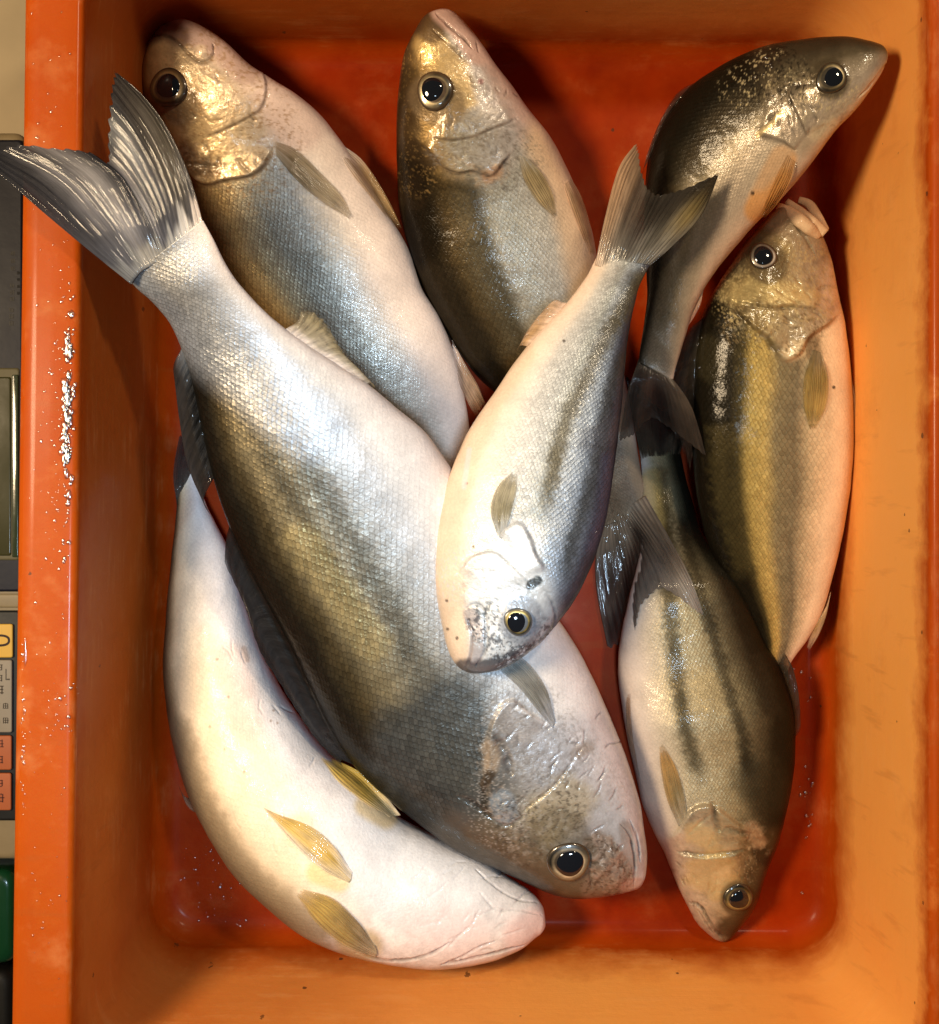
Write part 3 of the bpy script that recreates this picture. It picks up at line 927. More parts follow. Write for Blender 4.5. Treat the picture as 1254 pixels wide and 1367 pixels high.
f.groove([(1062, 300), (1075, 318), (1088, 340)], 2, .0006, .5)
f.speckle([(1010, 390), (1080, 380)], 45, 25, (.50, .40, .20), .45, .1, .6)
f.speckle([(1000, 430), (1060, 440)], 30, 20, (.12, .085, .04), .35, .12, .7)
f.mottle([(990, 380), (1050, 390), (1090, 395)], 26, 20, (.62, .52, .27), (.09, .07, .035), .6, 70).mottle([(1000, 430), (1050, 445), (1090, 430)], 16, 14, (.42, .36, .24), (.05, .04, .025), .75, 74).creases((990, 370, 1110, 450), 26, 24, 10, seed=8)
f.mottle([(1020, 300), (1060, 330), (1090, 350)], 22, 16, (.34, .28, .20), (.06, .045, .03), .6, 77)
f.paint([(985, 392), (1020, 385), (1060, 392)], 8, 16, (.60, .48, .22), .5, metal=.6, wob=8)
f.paint([(1000, 325), (985, 350)], 12, 14, (.10, .08, .05), .5, wob=7)
f.lump((1020, 342), 24, .0016)
f.paint([(1022, 345), (1026, 355)], 21, 9, (.09, .065, .035), .8)
f.stripe([(960, 560), (968, 660), (1000, 780)], 10, 16, (.09, .07, .025), .45, wob=6)
f.stripe([(1052, 560), (1058, 650), (1056, 740)], 12, 18, (.24, .19, .11), .4, wob=6)
f.paint([(945, 470), (950, 490)], 14, 14, (.03, .025, .012), .7, wob=6)
f.paint([(1114, 517)], 1.5, 1.5, (.03, .02, .015), .9)
f.finish()
f.eye(1019, 342, 18, 13.5, (.36, .31, .26), (.05, .036, .024), ring=1.0, ang=2.6)
f.fin("pectoral_fin", [[(1084, 472), (1074, 505), (1073, 540), (1081, 573)], [(1090, 474), (1086, 510), (1084, 545), (1085, 574)], [(1098, 476), (1106, 505), (1104, 540), (1090, 572)]],
      (.36, .28, .10), (.60, .46, .16), 14, lift=.0009)
f.fin("pelvic_fin", [[(1136, 500), (1141, 530), (1143, 570), (1139, 610)], [(1134, 505), (1138, 540), (1139, 575), (1137, 612)]], (.74, .55, .36), (.72, .44, .2), 5, lift=.0006)
f.fin("anal_fin", [[(1108, 795), (1102, 825), (1092, 850), (1081, 868)], [(1102, 812), (1093, 835), (1085, 855), (1079, 868)], [(1094, 826), (1084, 845), (1078, 860), (1076, 866)]], (.62, .44, .18), (.74, .52, .36), 7, lift=.0006)
f.fin("dorsal_fin", [[(938, 425), (920, 440), (900, 470)], [(929, 480), (908, 492), (894, 525)], [(926, 520), (904, 540), (892, 575)], [(925, 560), (916, 585), (914, 610)], [(926, 600), (922, 625), (924, 645)]],
      (.05, .035, .025), (.035, .025, .02), 9, lift=.003, dz=(0, .004), jag=.12)
f.fin("tail_fin", [[(1026, 905), (1020, 940), (1010, 960)], [(1040, 903), (1040, 935), (1038, 945)], [(1052, 900), (1055, 930), (1060, 950)]], (.2, .17, .1), (.1, .08, .05), 12, mode='tail')
# the protruding lips
def lips(f):
    vs = []; fs = []
    def tube(pts, rad, zz):
        c = resample(pts, 22)
        r = np.interp(np.linspace(0, 1, 22), np.linspace(0, 1, len(rad)), rad)
        for i in range(22):
            a = c[min(i + 1, 21)] - c[max(i - 1, 0)]; a /= np.linalg.norm(a); n = np.array([-a[1], a[0]])
            for k in range(12):
                an = 2 * math.pi * k / 12
                x, y = c[i] + n * math.cos(an) * r[i]
                zc_ = np.interp(i / 21, np.linspace(0, 1, len(zz)), zz)
                vs.append(P(x, y, zc_ + math.sin(an) * r[i] * 2.6e-4))
        b = len(vs) - 22 * 12
        fs.extend(grid_faces(22, 12, True, b).tolist())
        fs.append([b + k for k in range(12)][::-1]); fs.append([b + 21 * 12 + k for k in range(12)])
    tube([(1038, 275), (1052, 283), (1070, 296), (1088, 312), (1094, 318)], [5, 9, 10, 9, 5], [.040, .046, .050, .050, .046])
    tube([(1050, 268), (1066, 281), (1084, 296), (1102, 312)], [4, 7, 8, 7], [.036, .042, .047, .045])
    tube([(1066, 267), (1080, 273), (1090, 287), (1102, 308)], [5, 7, 7, 6], [.030, .034, .038, .040])
    n = len(vs)
    col = np.tile(np.array((.62, .46, .30)), (n, 1)); fx = np.tile(np.array((.0, .0, .5)), (n, 1)); lat = np.zeros((n, 3))
    obj("lips", vs, fs, M_SKIN, f.root, True, {"skin": ('FLOAT_COLOR', col), "fx": ('FLOAT_COLOR', fx), "lat": ('FLOAT_VECTOR', lat)})
lips(f)

# ---------------- striped fish, lower right, head down
f = Fish("grey-gold fish with dark stripes, head pointing down in the lower right of the tray",
    [(972, 1258, 958, 1257), (988, 1236, 942, 1243), (1003, 1214, 929, 1230), (1014, 1190, 915, 1205), (1024, 1160, 902, 1178), (1036, 1128, 888, 1143), (1047, 1090, 872, 1110),
     (1056, 1048, 858, 1075), (1061, 1000, 848, 1030), (1060, 950, 838, 985), (1048, 905, 830, 940), (1030, 868, 825, 895), (1012, 825, 828, 850),
     (990, 780, 838, 805), (963, 745, 848, 765), (938, 712, 856, 728), (926, 675, 858, 690), (916, 640, 858, 650), (908, 605, 856, 610)],
    [(0, .9), (.12, .62), (.4, .50), (.8, .45), (1, .38)], scale_mm=1.5, sink=.013, mk=.65,
    grad=[(1, (.018, .015, .009), .2, .6), (.68, (.034, .028, .017), .35, .8), (.42, (.15, .125, .072), .45, .8), (.2, (.32, .265, .15), .5, .8), (-.1, (.38, .31, .18), .5, .8),
          (-.4, (.40, .34, .22), .4, .7), (-.62, (.46, .39, .30), .2, .3), (-.8, (.50, .42, .36), .05, .05), (-1, (.46, .38, .34), 0, 0)])
op = [(905, 1125), (918, 1112), (934, 1097), (947, 1086), (952, 1074), (962, 1092), (972, 1104), (990, 1108), (1006, 1116), (1022, 1125), (1040, 1118)]
f.head([(890, 1118), (905, 1108), (922, 1080), (945, 1071), (965, 1080), (985, 1098), (1010, 1108), (1035, 1105)], 1, 7,
       [(1, (.03, .024, .014)), (.55, (.08, .062, .034)), (.25, (.24, .195, .11)), (-.05, (.36, .30, .19)), (-.4, (.40, .34, .25)), (-.7, (.50, .41, .32)), (-1, (.52, .41, .34))], mtl=.5, amp=.05)
f.stripe([(886, 640), (890, 760), (900, 860), (908, 930), (922, 1000), (945, 1060)], 8, 10, (.035, .027, .011), .95, wob=7)
f.stripe([(885, 620), (884, 680), (895, 740)], 5, 8, (.10, .07, .025), .7, wob=4)
f.paint([(870, 640), (874, 700)], 7, 12, (.50, .36, .13), .7, wob=4)
f.stripe([(905, 680), (930, 770), (956, 860), (976, 930), (992, 985), (1004, 1060)], 7, 9, (.020, .016, .009), .95, wob=7)
f.stripe([(1008, 870), (1022, 920), (1034, 960)], 9, 10, (.028, .022, .013), .8, wob=7)
f.paint([(1012, 1040), (1030, 1060)], 20, 26, (.03, .025, .014), .7, wob=7)
f.plate([(890, 1118), (905, 1108), (922, 1082), (945, 1074), (965, 1084), (985, 1100), (1010, 1110)], 1, .0022, 25)
f.groove([(905, 1137), (920, 1139), (939, 1141), (958, 1140), (976, 1137), (990, 1134)], 3.0, .0012, .9).plate([(905, 1139), (920, 1139), (939, 1141), (958, 1140), (976, 1137), (990, 1134)], 1, .0011, 30)
f.groove([(920, 1112), (934, 1098), (948, 1086)], 2, .0008, .6).groove([(951, 1073), (955, 1090), (960, 1108)], 5.5, .0014, .92)
f.groove([(968, 1104), (982, 1106), (998, 1112), (1006, 1118)], 4, .0010, .8)
f.paint([(1013, 1136), (1020, 1146)], 7, 6, BLK, .85, wob=4)
f.paint([(1003, 1106), (1012, 1122)], 7, 7, (.36, .26, .16), .7, wob=4)
f.paint([(960, 1170), (968, 1163)], 5, 6, (.80, .72, .5), .7, metal=.7, wob=4)
f.paint([(998, 1180), (1010, 1165)], 8, 10, (.06, .05, .03), .7)
f.paint([(970, 1238), (985, 1232)], 9, 10, (.06, .045, .022), .8, wob=4)
f.groove([(921, 1206), (930, 1207), (938, 1214), (945, 1226), (954, 1240), (964, 1250), (969, 1258)], 2.6, .0010, .9)
f.groove([(932, 1216), (941, 1230), (953, 1246)], 1.6, .0006, .6)
f.speckle([(930, 1180), (960, 1150)], 40, 22, (.48, .42, .28), .5, .2, .4)
f.mottle([(930, 1105), (960, 1125), (1000, 1122)], 20, 14, (.54, .47, .31), (.05, .04, .02), .8, 80).mottle([(925, 1165), (960, 1185), (940, 1205)], 28, 16, (.50, .43, .29), (.13, .10, .055), .6, 84).creases((905, 1080, 1010, 1215), 24, 18, 80, seed=12)
f.paint([(935, 1165), (955, 1150), (965, 1180)], 12, 20, (.62, .48, .22), .55, metal=.6, wob=9).paint([(928, 1110), (945, 1118)], 8, 12, (.66, .52, .26), .6, metal=.6, wob=6)
f.lump((985, 1198), 24, .0016)
f.paint([(985, 1198)], 21, 6, (.07, .05, .025), .7)
f.finish()
f.eye(985.5, 1198, 19.5, 13, (.42, .33, .13), (.05, .04, .03), ring=.7, ang=1.7, pdx=1, pdy=2)
f.fin("pectoral_fin", [[(904, 1098), (890, 1065), (882, 1025), (880, 990)], [(911, 1094), (900, 1060), (892, 1022), (882, 990)], [(917, 1088), (912, 1055), (903, 1025), (884, 990)]],
      (.28, .22, .11), (.62, .38, .13), 10, lift=.0009)
f.fin("pelvic_fin", [[(851, 1030), (838, 985), (836, 940), (840, 920)], [(855, 1040), (846, 990), (842, 945), (843, 922)]], (.48, .33, .25), (.50, .30, .18), 6, lift=.0008)
f.fin("dorsal_fin", [[(1060, 985), (1068, 975), (1070, 960)], [(1058, 945), (1066, 930), (1064, 912)], [(1048, 905), (1058, 892), (1050, 880)], [(1040, 888), (1046, 872), (1040, 862)]], (.03, .024, .016), (.05, .035, .025), 7, lift=.001, jag=.10)
f.fin("dorsal_fin", [[(1004, 806), (1000, 770), (990, 720)], [(992, 782), (986, 745), (978, 712)], [(976, 758), (968, 730), (962, 712)], [(958, 738), (952, 722), (946, 712)]], (.06, .045, .03), (.02, .016, .012), 6, lift=.003, dz=(0, .003), jag=.12,
      spots=[(.2, .6, .18, .4, (.28, .18, .12), .8)])
f.fin("tail_fin", [[(856, 612), (845, 560), (835, 500)], [(868, 609), (862, 560), (858, 520)], [(882, 607), (882, 570), (884, 545)], [(896, 606), (902, 560), (910, 525)], [(908, 604), (924, 560), (938, 505)]],
      (.10, .07, .045), (.04, .03, .022), 16, mode='tail', dz=(0, .006), spots=[(.5, .5, .15, .5, (.02, .015, .012), .8)])

# ---------------- top centre fish
f = Fish("brown-backed silver fish in the top centre, snout up against the tray's far wall",
    [(581, 14, 598, 11), (565, 25, 611, 21), (552, 46, 630, 42), (541, 68, 648, 66), (536, 90, 664, 88), (532, 125, 685, 116), (530, 165, 705, 145), (530, 215, 736, 185),
     (534, 275, 766, 245), (546, 330, 790, 310), (563, 380, 800, 370), (592, 435, 812, 425), (632, 495, 825, 470), (700, 560, 838, 520), (755, 615, 848, 580), (790, 665, 856, 632), (806, 704, 868, 676)],
    [(0, .9), (.12, .64), (.4, .52), (.75, .42), (1, .36)], zmin=[(0, .052), (.25, .036), (.5, 0)], scale_mm=1.7,
    grad=[(1, (.016, .011, .007), .2, .5), (.70, (.028, .02, .010), .35, .8), (.5, (.11, .076, .033), .5, .85), (.33, (.12, .09, .045), .45, .8), (.17, (.09, .078, .05), .45, .75), (.02, (.33, .31, .25), .5, .7), (-.2, (.37, .37, .33), .5, .7),
          (-.48, (.46, .45, .42), .45, .6), (-.64, (.62, .47, .34), .2, .3), (-.8, (.68, .48, .33), .05, .1), (-1, (.62, .42, .34), 0, .05)])
op = [(560, 190), (578, 205), (592, 222), (612, 230), (632, 228), (650, 236), (662, 230), (672, 216), (686, 203), (700, 180), (720, 165)]
f.head([(540, 196), (565, 212), (590, 232), (620, 240), (655, 246), (680, 225), (695, 195)], -1, 8, [(1, (.07, .045, .025)), (.75, (.14, .085, .035)), (.5, (.34, .22, .08)), (.2, (.36, .32, .24)), (-.15, (.40, .38, .36)), (-.5, (.50, .46, .46)), (-.75, (.64, .48, .44)), (-1, (.64, .46, .42))], mtl=.45)
f.paint([(576, 60), (600, 90), (614, 130)], 15, 14, (.55, .38, .15), .75, metal=.5, wob=7)
f.paint([(566, 30), (577, 40)], 13, 12, (.09, .055, .03), .85)
f.paint([(592, 14), (615, 35), (640, 70)], 12, 10, (.58, .40, .36), .9, metal=.05)
f.groove([(582, 18), (592, 28), (606, 41), (620, 52), (630, 64)], 2.4, .0010, .9).groove([(578, 40), (596, 56), (613, 72), (622, 84)], 1.8, .0007, .6)
f.groove([(690, 158), (676, 165), (655, 173), (632, 182), (608, 187), (580, 184)], 2.0, .0008, .7).plate([(690, 158), (676, 165), (655, 173), (632, 182), (608, 187), (580, 184)], 1, .0010, 30)
f.plate(op[:9], -1, .0022, 25).groove(op[:4], 1.6, .0005, .5).groove(op[3:9], 2.0, .0006, .55)
f.paint([(548, 195), (566, 203), (578, 214)], 7, 10, (.05, .03, .015), .7, wob=6)
f.paint([(652, 236), (664, 228)], 6, 6, (.50, .30, .18), .7).groove([(636, 222), (646, 230), (656, 236)], 3.5, .001, .8)
f.speckle([(620, 190), (680, 215)], 36, 22, (.20, .17, .14), .35, .12, .6)
f.speckle([(550, 90), (570, 180), (560, 230)], 24, 18, (.40, .25, .09), .35, .2, .6)
f.stripe([(610, 240), (632, 300), (652, 370), (690, 450), (760, 560)], 11, 16, (.10, .08, .045), .6, wob=7)
f.paint([(580, 380), (600, 430), (625, 460)], 18, 24, (.03, .022, .012), .6, wob=8)
f.paint([(820, 630), (850, 690)], 30, 30, (.30, .22, .15), .8)
f.mottle([(600, 195), (640, 200), (680, 190)], 20, 16, (.46, .46, .46), (.13, .11, .085), .75, 90).mottle([(595, 80), (615, 130), (640, 150)], 30, 20, (.55, .46, .32), (.22, .17, .11), .5, 94).creases((570, 60, 690, 225), 26, 20, 70, seed=15)
f.mottle([(600, 225), (640, 232), (665, 228)], 10, 10, (.50, .34, .20), (.045, .033, .022), .8, 97)
f.paint([(545, 110), (542, 200), (548, 260)], 14, 14, (.025, .016, .008), .6, wob=8)
f.lump((581, 122), 28, .0018)
f.paint([(578, 130), (590, 140)], 27, 10, (.17, .12, .07), .75)
f.paint([(642, 109)], 3, 2, (.25, .12, .12), .8)
f.finish()
f.eye(581, 121, 25, 16, (.56, .44, .24), (.09, .06, .035), ring=.9, ang=0.3, pdx=-3, pdy=-1)
f.fin("pectoral_fin", [[(692, 207), (700, 240), (718, 270), (740, 290)], [(698, 208), (714, 235), (730, 262), (742, 290)], [(703, 210), (724, 232), (738, 258), (744, 289)]], (.42, .34, .18), (.55, .43, .24), 10, lift=.0009)
f.fin("pelvic_fin", [[(758, 232), (776, 262), (788, 300), (795, 338)], [(756, 240), (770, 270), (782, 305), (793, 342)], [(753, 248), (764, 280), (776, 312), (790, 344)]], (.55, .36, .2), (.60, .36, .20), 7, lift=.0006)
f.fin("dorsal_fin", [[(552, 350), (556, 370), (566, 392)], [(566, 388), (576, 415), (590, 438)], [(590, 432), (602, 455), (618, 478)], [(616, 472), (628, 490), (640, 503)], [(640, 504), (648, 512), (656, 520)]], (.03, .022, .018), (.02, .016, .014), 8, lift=.002, dz=(0, .002), jag=.08)
f.fin("tail_fin", [[(806, 702), (796, 740), (797, 790), (812, 868)], [(817, 697), (822, 745), (832, 800), (846, 850)], [(826, 692), (838, 735), (848, 780), (856, 812)], [(836, 688), (858, 725), (876, 760), (886, 788)], [(848, 684), (880, 730), (910, 780), (930, 818)], [(868, 672), (896, 722), (922, 772), (941, 824)]],
      (.28, .21, .15), (.16, .13, .11), 20, mode='field', lift=.0028, spots=[(.12, .55, .14, .22, (.03, .025, .02), .9), (.6, .35, .12, .2, (.04, .03, .024), .8), (.9, .9, .2, .25, (.5, .48, .46), .8), (.3, .5, .1, .3, (.03, .025, .02), .8), (.05, .85, .1, .12, (.03, .025, .02), .7)], ripple=.0008)

# ---------------- curved dark fish, top right
f = Fish("dark-backed curved fish bending to the top right corner, its head leaning on the wall",
    [(1185, 68, 1186, 79), (1173, 60, 1177, 97), (1150, 54, 1160, 123), (1125, 50, 1140, 150), (1098, 51, 1120, 172), (1063, 55, 1098, 200), (1026, 62, 1072, 234), (992, 74, 1046, 264), (955, 93, 1020, 288),
     (921, 117, 995, 315), (893, 152, 972, 342), (871, 195, 950, 370), (862, 245, 936, 394), (860, 298, 925, 417), (863, 345, 918, 440), (864, 390, 912, 460), (860, 430, 906, 480), (855, 462, 902, 494), (852, 484, 899, 508)],
    [(0, .9), (.12, .62), (.4, .50), (.8, .42), (1, .36)], zmin=[(0, .097), (.15, .088), (.4, .066), (.7, .05), (1, .05)], scale_mm=1.5, sink=.016, mk=.7,
    grad=[(1, (.018, .014, .009), .15, .5), (.65, (.024, .019, .011), .3, .8), (.42, (.05, .04, .024), .4, .8), (.22, (.13, .108, .07), .4, .6), (.0, (.33, .28, .20), .4, .5), (-.3, (.37, .31, .24), .35, .5),
          (-.6, (.40, .33, .26), .3, .5), (-.85, (.50, .38, .29), .1, .2), (-1, (.52, .37, .28), 0, .1)])
op = [(1000, 100), (1008, 130), (1018, 160), (1012, 182), (1030, 186), (1048, 192), (1060, 200), (1075, 190)]
f.head([(1005, 75), (1012, 110), (1020, 150), (1015, 180), (1040, 192), (1065, 205), (1085, 205)], -1, 7, [(1, (.02, .015, .01)), (.65, (.04, .03, .018)), (.35, (.09, .07, .042)), (.0, (.22, .18, .13)), (-.4, (.30, .25, .20)), (-.7, (.42, .33, .24)), (-1, (.62, .44, .30))], mtl=.35)
f.paint([(1045, 212), (1030, 240), (1012, 280)], 13, 10, (.60, .30, .10), .85, metal=0)
f.paint([(940, 270), (918, 340), (902, 400), (884, 480)], 15, 16, (.27, .225, .16), .75)
f.stripe([(900, 240), (893, 300), (888, 380), (882, 450)], 6, 8, (.11, .085, .045), .7, wob=5)
f.stripe([(945, 210), (925, 290), (905, 370), (895, 450)], 5, 8, (.15, .12, .06), .55, wob=5)
f.paint([(1000, 130), (960, 170), (930, 220)], 12, 16, (.035, .027, .016), .6, wob=8)
f.paint([(1040, 200), (1010, 235)], 14, 14, (.42, .36, .28), .5)
f.groove([(1050, 118), (1055, 135), (1065, 155), (1078, 182)], 2.2, .001, .8).plate([(1050, 118), (1055, 135), (1065, 155), (1078, 182)], -1, .0010, 28)
f.plate([(1012, 182), (1030, 186), (1048, 192), (1062, 202)], -1, .0010, 22).groove([(1010, 181), (1030, 184), (1048, 191), (1062, 201)], 2.4, .0009, .85)
f.paint([(1012, 180), (1028, 168), (1044, 150)], 2.2, 2.5, (.66, .52, .28), .85, metal=.5).groove([(1008, 176), (1026, 162), (1036, 150)], 3, .001, .7)  # pale line on the gill cover is a painted yellow glint
f.groove([(1184, 84), (1172, 100), (1158, 118), (1146, 130)], 2, .0008, .7).paint([(1180, 96), (1160, 122), (1140, 147)], 4, 5, (.66, .50, .36), .8)
f.paint([(1090, 178), (1100, 175), (1112, 168)], 6, 8, (.60, .48, .32), .7, wob=4)
f.speckle([(1040, 90), (1060, 110), (1020, 110)], 24, 16, (.012, .009, .006), .3, .05, .8)
f.speckle([(1090, 125), (1130, 130)], 16, 14, (.55, .44, .26), .6, .15, .8)
f.speckle([(985, 120), (1030, 90)], 20, 12, (.6, .5, .3), .35, .25, .6)
f.mottle([(1070, 110), (1095, 150), (1120, 140)], 24, 16, (.36, .31, .20), (.03, .024, .014), .6, 100).creases((1030, 80, 1110, 190), 18, 18, 60, seed=18)
f.lump((1110, 104), 24, .0016).paint([(1108, 106)], 23, 8, (.06, .045, .025), .8)
f.paint([(1005, 258)], 1.8, 2, (.03, .02, .015), .9)
f.finish()
f.eye(1110, 104, 20, 14, (.34, .26, .13), (.05, .04, .025), ring=.8, ang=-2.4, pdx=2, pdy=0)
f.fin("pelvic_fin", [[(1052, 205), (1042, 225), (1028, 255), (1014, 288)], [(1058, 210), (1050, 235), (1036, 262), (1018, 292)], [(1064, 216), (1056, 242), (1040, 270), (1020, 293)]], (.60, .32, .12), (.66, .34, .10), 7, lift=.0012)
f.fin("dorsal_fin", [[(930, 110), (912, 118), (896, 132)], [(900, 142), (886, 154), (877, 172)], [(880, 178), (868, 196), (862, 215)], [(866, 214), (858, 230), (856, 246)]], (.02, .015, .01), (.035, .028, .02), 7, lift=.001, jag=.06)
f.fin("anal_fin", [[(938, 392), (934, 410), (920, 432)], [(930, 408), (926, 424), (916, 438)], [(922, 424), (919, 434), (914, 440)]], (.45, .28, .2), (.62, .36, .30), 5, lift=.001)
f.fin("tail_fin", [[(852, 482), (838, 525), (826, 590)], [(862, 490), (854, 530), (848, 580)], [(874, 496), (872, 530), (870, 560)], [(886, 502), (894, 535), (904, 580)], [(899, 507), (924, 545), (944, 612)]],
      (.10, .075, .055), (.05, .038, .03), 16, mode='tail', dz=(0, -.006), spots=[(.15, .5, .12, .6, (.02, .016, .014), .7), (.6, .7, .12, .4, (.02, .016, .014), .8)])

# ---------------- belly-up fish, lower left
f = Fish("cream-white fish lying belly up along the lower left of the tray with yellow paired fins",
    [(727, 1244, 730, 1228), (716, 1250, 723, 1208), (695, 1266, 706, 1188), (660, 1280, 672, 1165), (625, 1287, 640, 1145), (585, 1290, 605, 1128), (540, 1287, 567, 1110), (492, 1278, 530, 1090), (440, 1262, 490, 1050),
     (395, 1238, 455, 1022), (355, 1205, 425, 993), (315, 1166, 398, 957), (282, 1115, 375, 920), (255, 1062, 357, 885), (237, 1005, 342, 850), (226, 950, 330, 815), (220, 890, 318, 775), (222, 830, 305, 735), (228, 770, 286, 695), (233, 715, 270, 660), (237, 665, 258, 625)],
    [(0, .9), (.12, .85), (.4, .88), (.8, .75), (1, .5)], zmin=[(0, .036), (.4, .034), (1, .02)], scale_mm=2.2, stiff=.06,
    grad=[(1, (.07, .052, .03), .2, .3), (.88, (.14, .10, .055), .25, .35), (.7, (.34, .24, .13), .2, .25), (.5, (.60, .45, .28), .1, .1), (.15, (.79, .63, .44), .05, .2), (-.3, (.78, .67, .56), .05, .18), (-.7, (.80, .73, .70), .05, .12), (-1, (.70, .65, .64), .1, .1)])
f.head([(430, 1275), (445, 1240), (470, 1180), (500, 1110), (520, 1070)], 1, 45, [(1, (.42, .33, .26)), (.8, (.68, .57, .50)), (.4, (.80, .71, .66)), (-.2, (.82, .77, .75)), (-1, (.74, .70, .70))], mtl=.05)
f.paint([(700, 1250), (722, 1238)], 18, 20, (.74, .52, .48), .7)
f.groove([(700, 1262), (660, 1272), (620, 1282), (590, 1287)], 2.2, .0010, .7).groove([(662, 1256), (640, 1264), (615, 1278), (592, 1286)], 1.8, .0009, .7)
f.groove([(475, 1272), (510, 1281), (550, 1280), (582, 1270), (600, 1258)], 2.4, .001, .75)
f.groove([(724, 1222), (690, 1215), (662, 1214), (640, 1190)], 1.6, .0006, .35).groove([(718, 1205), (690, 1200), (660, 1182), (636, 1160)], 1.8, .0007, .4)
f.groove([(600, 1255), (625, 1240), (640, 1215)], 1.6, .0005, .3)
f.paint([(402, 1110), (440, 1150)], 16, 16, (.76, .60, .34), .6)
f.paint([(265, 870), (300, 960), (350, 1040)], 18, 30, (.80, .60, .38), .45)
f.paint([(326, 866), (330, 880)], 2, 4, (.35, .2, .12), .5)
f.creases((560, 1140, 700, 1270), 22, 44, -35, .0003, .16, seed=21, spread=.25).creases((240, 800, 420, 1150), 16, 40, 70, .0003, .12, seed=22, spread=.4)
f.paint([(470, 1130), (540, 1180), (600, 1200)], 30, 50, (.80, .80, .82), .6)
f.paint([(560, 1230), (620, 1250)], 20, 30, (.76, .58, .54), .5).paint([(310, 880), (330, 960)], 12, 22, (.78, .55, .44), .5)
f.paint([(232, 980), (262, 1070), (300, 1140), (350, 1190), (420, 1240)], 10, 26, (.24, .175, .10), .7, wob=9)
f.paint([(425, 1165), (452, 1176)], 10, 12, (.80, .56, .16), .6).paint([(490, 1075), (516, 1090)], 10, 12, (.72, .48, .12), .6).paint([(470, 1255), (490, 1262)], 14, 14, (.40, .27, .10), .7)
for p_ in [(362, 962), (366, 948), (371, 965), (300, 1000), (326, 1030), (280, 970), (305, 930), (290, 880)]:
    f.paint([p_], 1.0, 1.6, (.30, .17, .10), .6)
f.finish()
f.fin("pelvic_fin", [[(462, 1176), (430, 1160), (395, 1130), (350, 1077)], [(466, 1170), (438, 1142), (405, 1112), (354, 1079)], [(468, 1160), (446, 1130), (415, 1104), (358, 1082)]], (.86, .66, .38), (.92, .64, .13), 9, lift=.0012, th=.0006, spots=[(0, .5, .18, .8, (.82, .76, .68), .9), (.6, .25, .4, .22, (.8, .5, .04), .9)])
f.fin("pelvic_fin", [[(516, 1088), (480, 1066), (450, 1042), (428, 1012)], [(524, 1086), (495, 1060), (468, 1034), (432, 1010)], [(532, 1084), (510, 1056), (480, 1030), (437, 1009)]], (.84, .62, .28), (.90, .64, .14), 9, lift=.0013, spots=[(.5, .5, .5, .3, (.78, .5, .05), .7)])
f.fin("pectoral_fin", [[(498, 1276), (460, 1262), (425, 1235), (396, 1196)], [(500, 1268), (468, 1240), (436, 1210), (398, 1190)], [(498, 1258), (475, 1228), (445, 1200), (402, 1186)]], (.34, .23, .10), (.62, .42, .12), 11, lift=.0016, spots=[(.5, .8, .5, .25, (.62, .42, .08), .7)])
f.fin("dorsal_fin", [[(252, 1066), (244, 1060), (236, 1042)], [(262, 1085), (252, 1078), (244, 1064)]], (.3, .2, .13), (.4, .28, .18), 4, lift=-.004)
f.fin("tail_fin", [[(236, 668), (232, 630), (240, 580)], [(246, 650), (250, 620), (262, 590)], [(257, 628), (270, 600), (290, 590)]], (.12, .1, .08), (.05, .045, .04), 12, mode='tail', dz=(0, -.003))

# ---------------- the largest fish
f = Fish("largest fish, gold-flecked, lying diagonally with its tail over the tray's left rim",
    [(838, 1192, 858, 1182), (810, 1198, 862, 1145), (775, 1200, 861, 1115), (745, 1196, 855, 1075), (712, 1184, 846, 1040), (672, 1166, 834, 1004), (622, 1143, 818, 965), (575, 1112, 796, 915), (522, 1071, 770, 865), (476, 1028, 735, 810),
     (445, 982, 692, 745), (412, 915, 645, 680), (375, 842, 603, 625), (338, 772, 568, 577), (308, 710, 531, 546), (285, 645, 497, 518), (270, 580, 458, 491), (258, 520, 414, 463), (243, 470, 370, 430), (223, 428, 330, 390), (201, 402, 306, 358), (183, 386, 288, 322), (169, 371, 274, 297)],
    [(0, .9), (.1, .66), (.35, .52), (.75, .46), (1, .34)], zmin=[(0, .036), (.3, .04), (.9, .11), (1, .128)], scale_mm=2.5, sink=.014, step=1.5, stiff=.06, tilt=.004,
    grad=[(1, (.014, .012, .009), .2, .8), (.78, (.03, .025, .016), .3, 1), (.62, (.10, .072, .033), .5, 1), (.42, (.27, .215, .12), .5, 1), (.2, (.27, .23, .155), .5, .95), (.0, (.30, .275, .22), .45, .9), (-.2, (.37, .365, .35), .4, .7),
          (-.45, (.55, .55, .56), .35, .45), (-.65, (.68, .65, .63), .15, .2), (-1, (.74, .65, .61), .03, .05)])
op = [(610, 1068), (628, 1072), (644, 1068), (652, 1050), (650, 1020), (650, 985), (662, 950), (682, 934), (705, 950), (731, 968), (760, 955), (800, 950)]
f.head([(560, 1120), (600, 1085), (632, 1055), (650, 1010), (655, 970), (682, 930), (735, 962), (790, 950)], 1, 9,
       [(1, (.035, .028, .02)), (.7, (.09, .07, .048)), (.45, (.17, .135, .09)), (.15, (.28, .255, .22)), (-.2, (.36, .35, .36)), (-.5, (.45, .455, .49)), (-.8, (.56, .53, .55)), (-1, (.62, .55, .54))], mtl=.4, amp=.06)
f.paint([(560, 990), (620, 1040), (600, 960)], 34, 55, (.065, .068, .066), .9, wob=12)
f.stripe([(300, 420), (340, 500), (400, 600), (470, 720), (540, 850), (580, 940)], 9, 20, (.05, .045, .034), .72)
f.stripe([(240, 400), (300, 500), (350, 590), (420, 720), (500, 860)], 7, 16, (.04, .034, .023), .72)
f.paint([(215, 350), (260, 420), (330, 480), (420, 560)], 30, 45, (.44, .47, .52), .55, metal=.45)
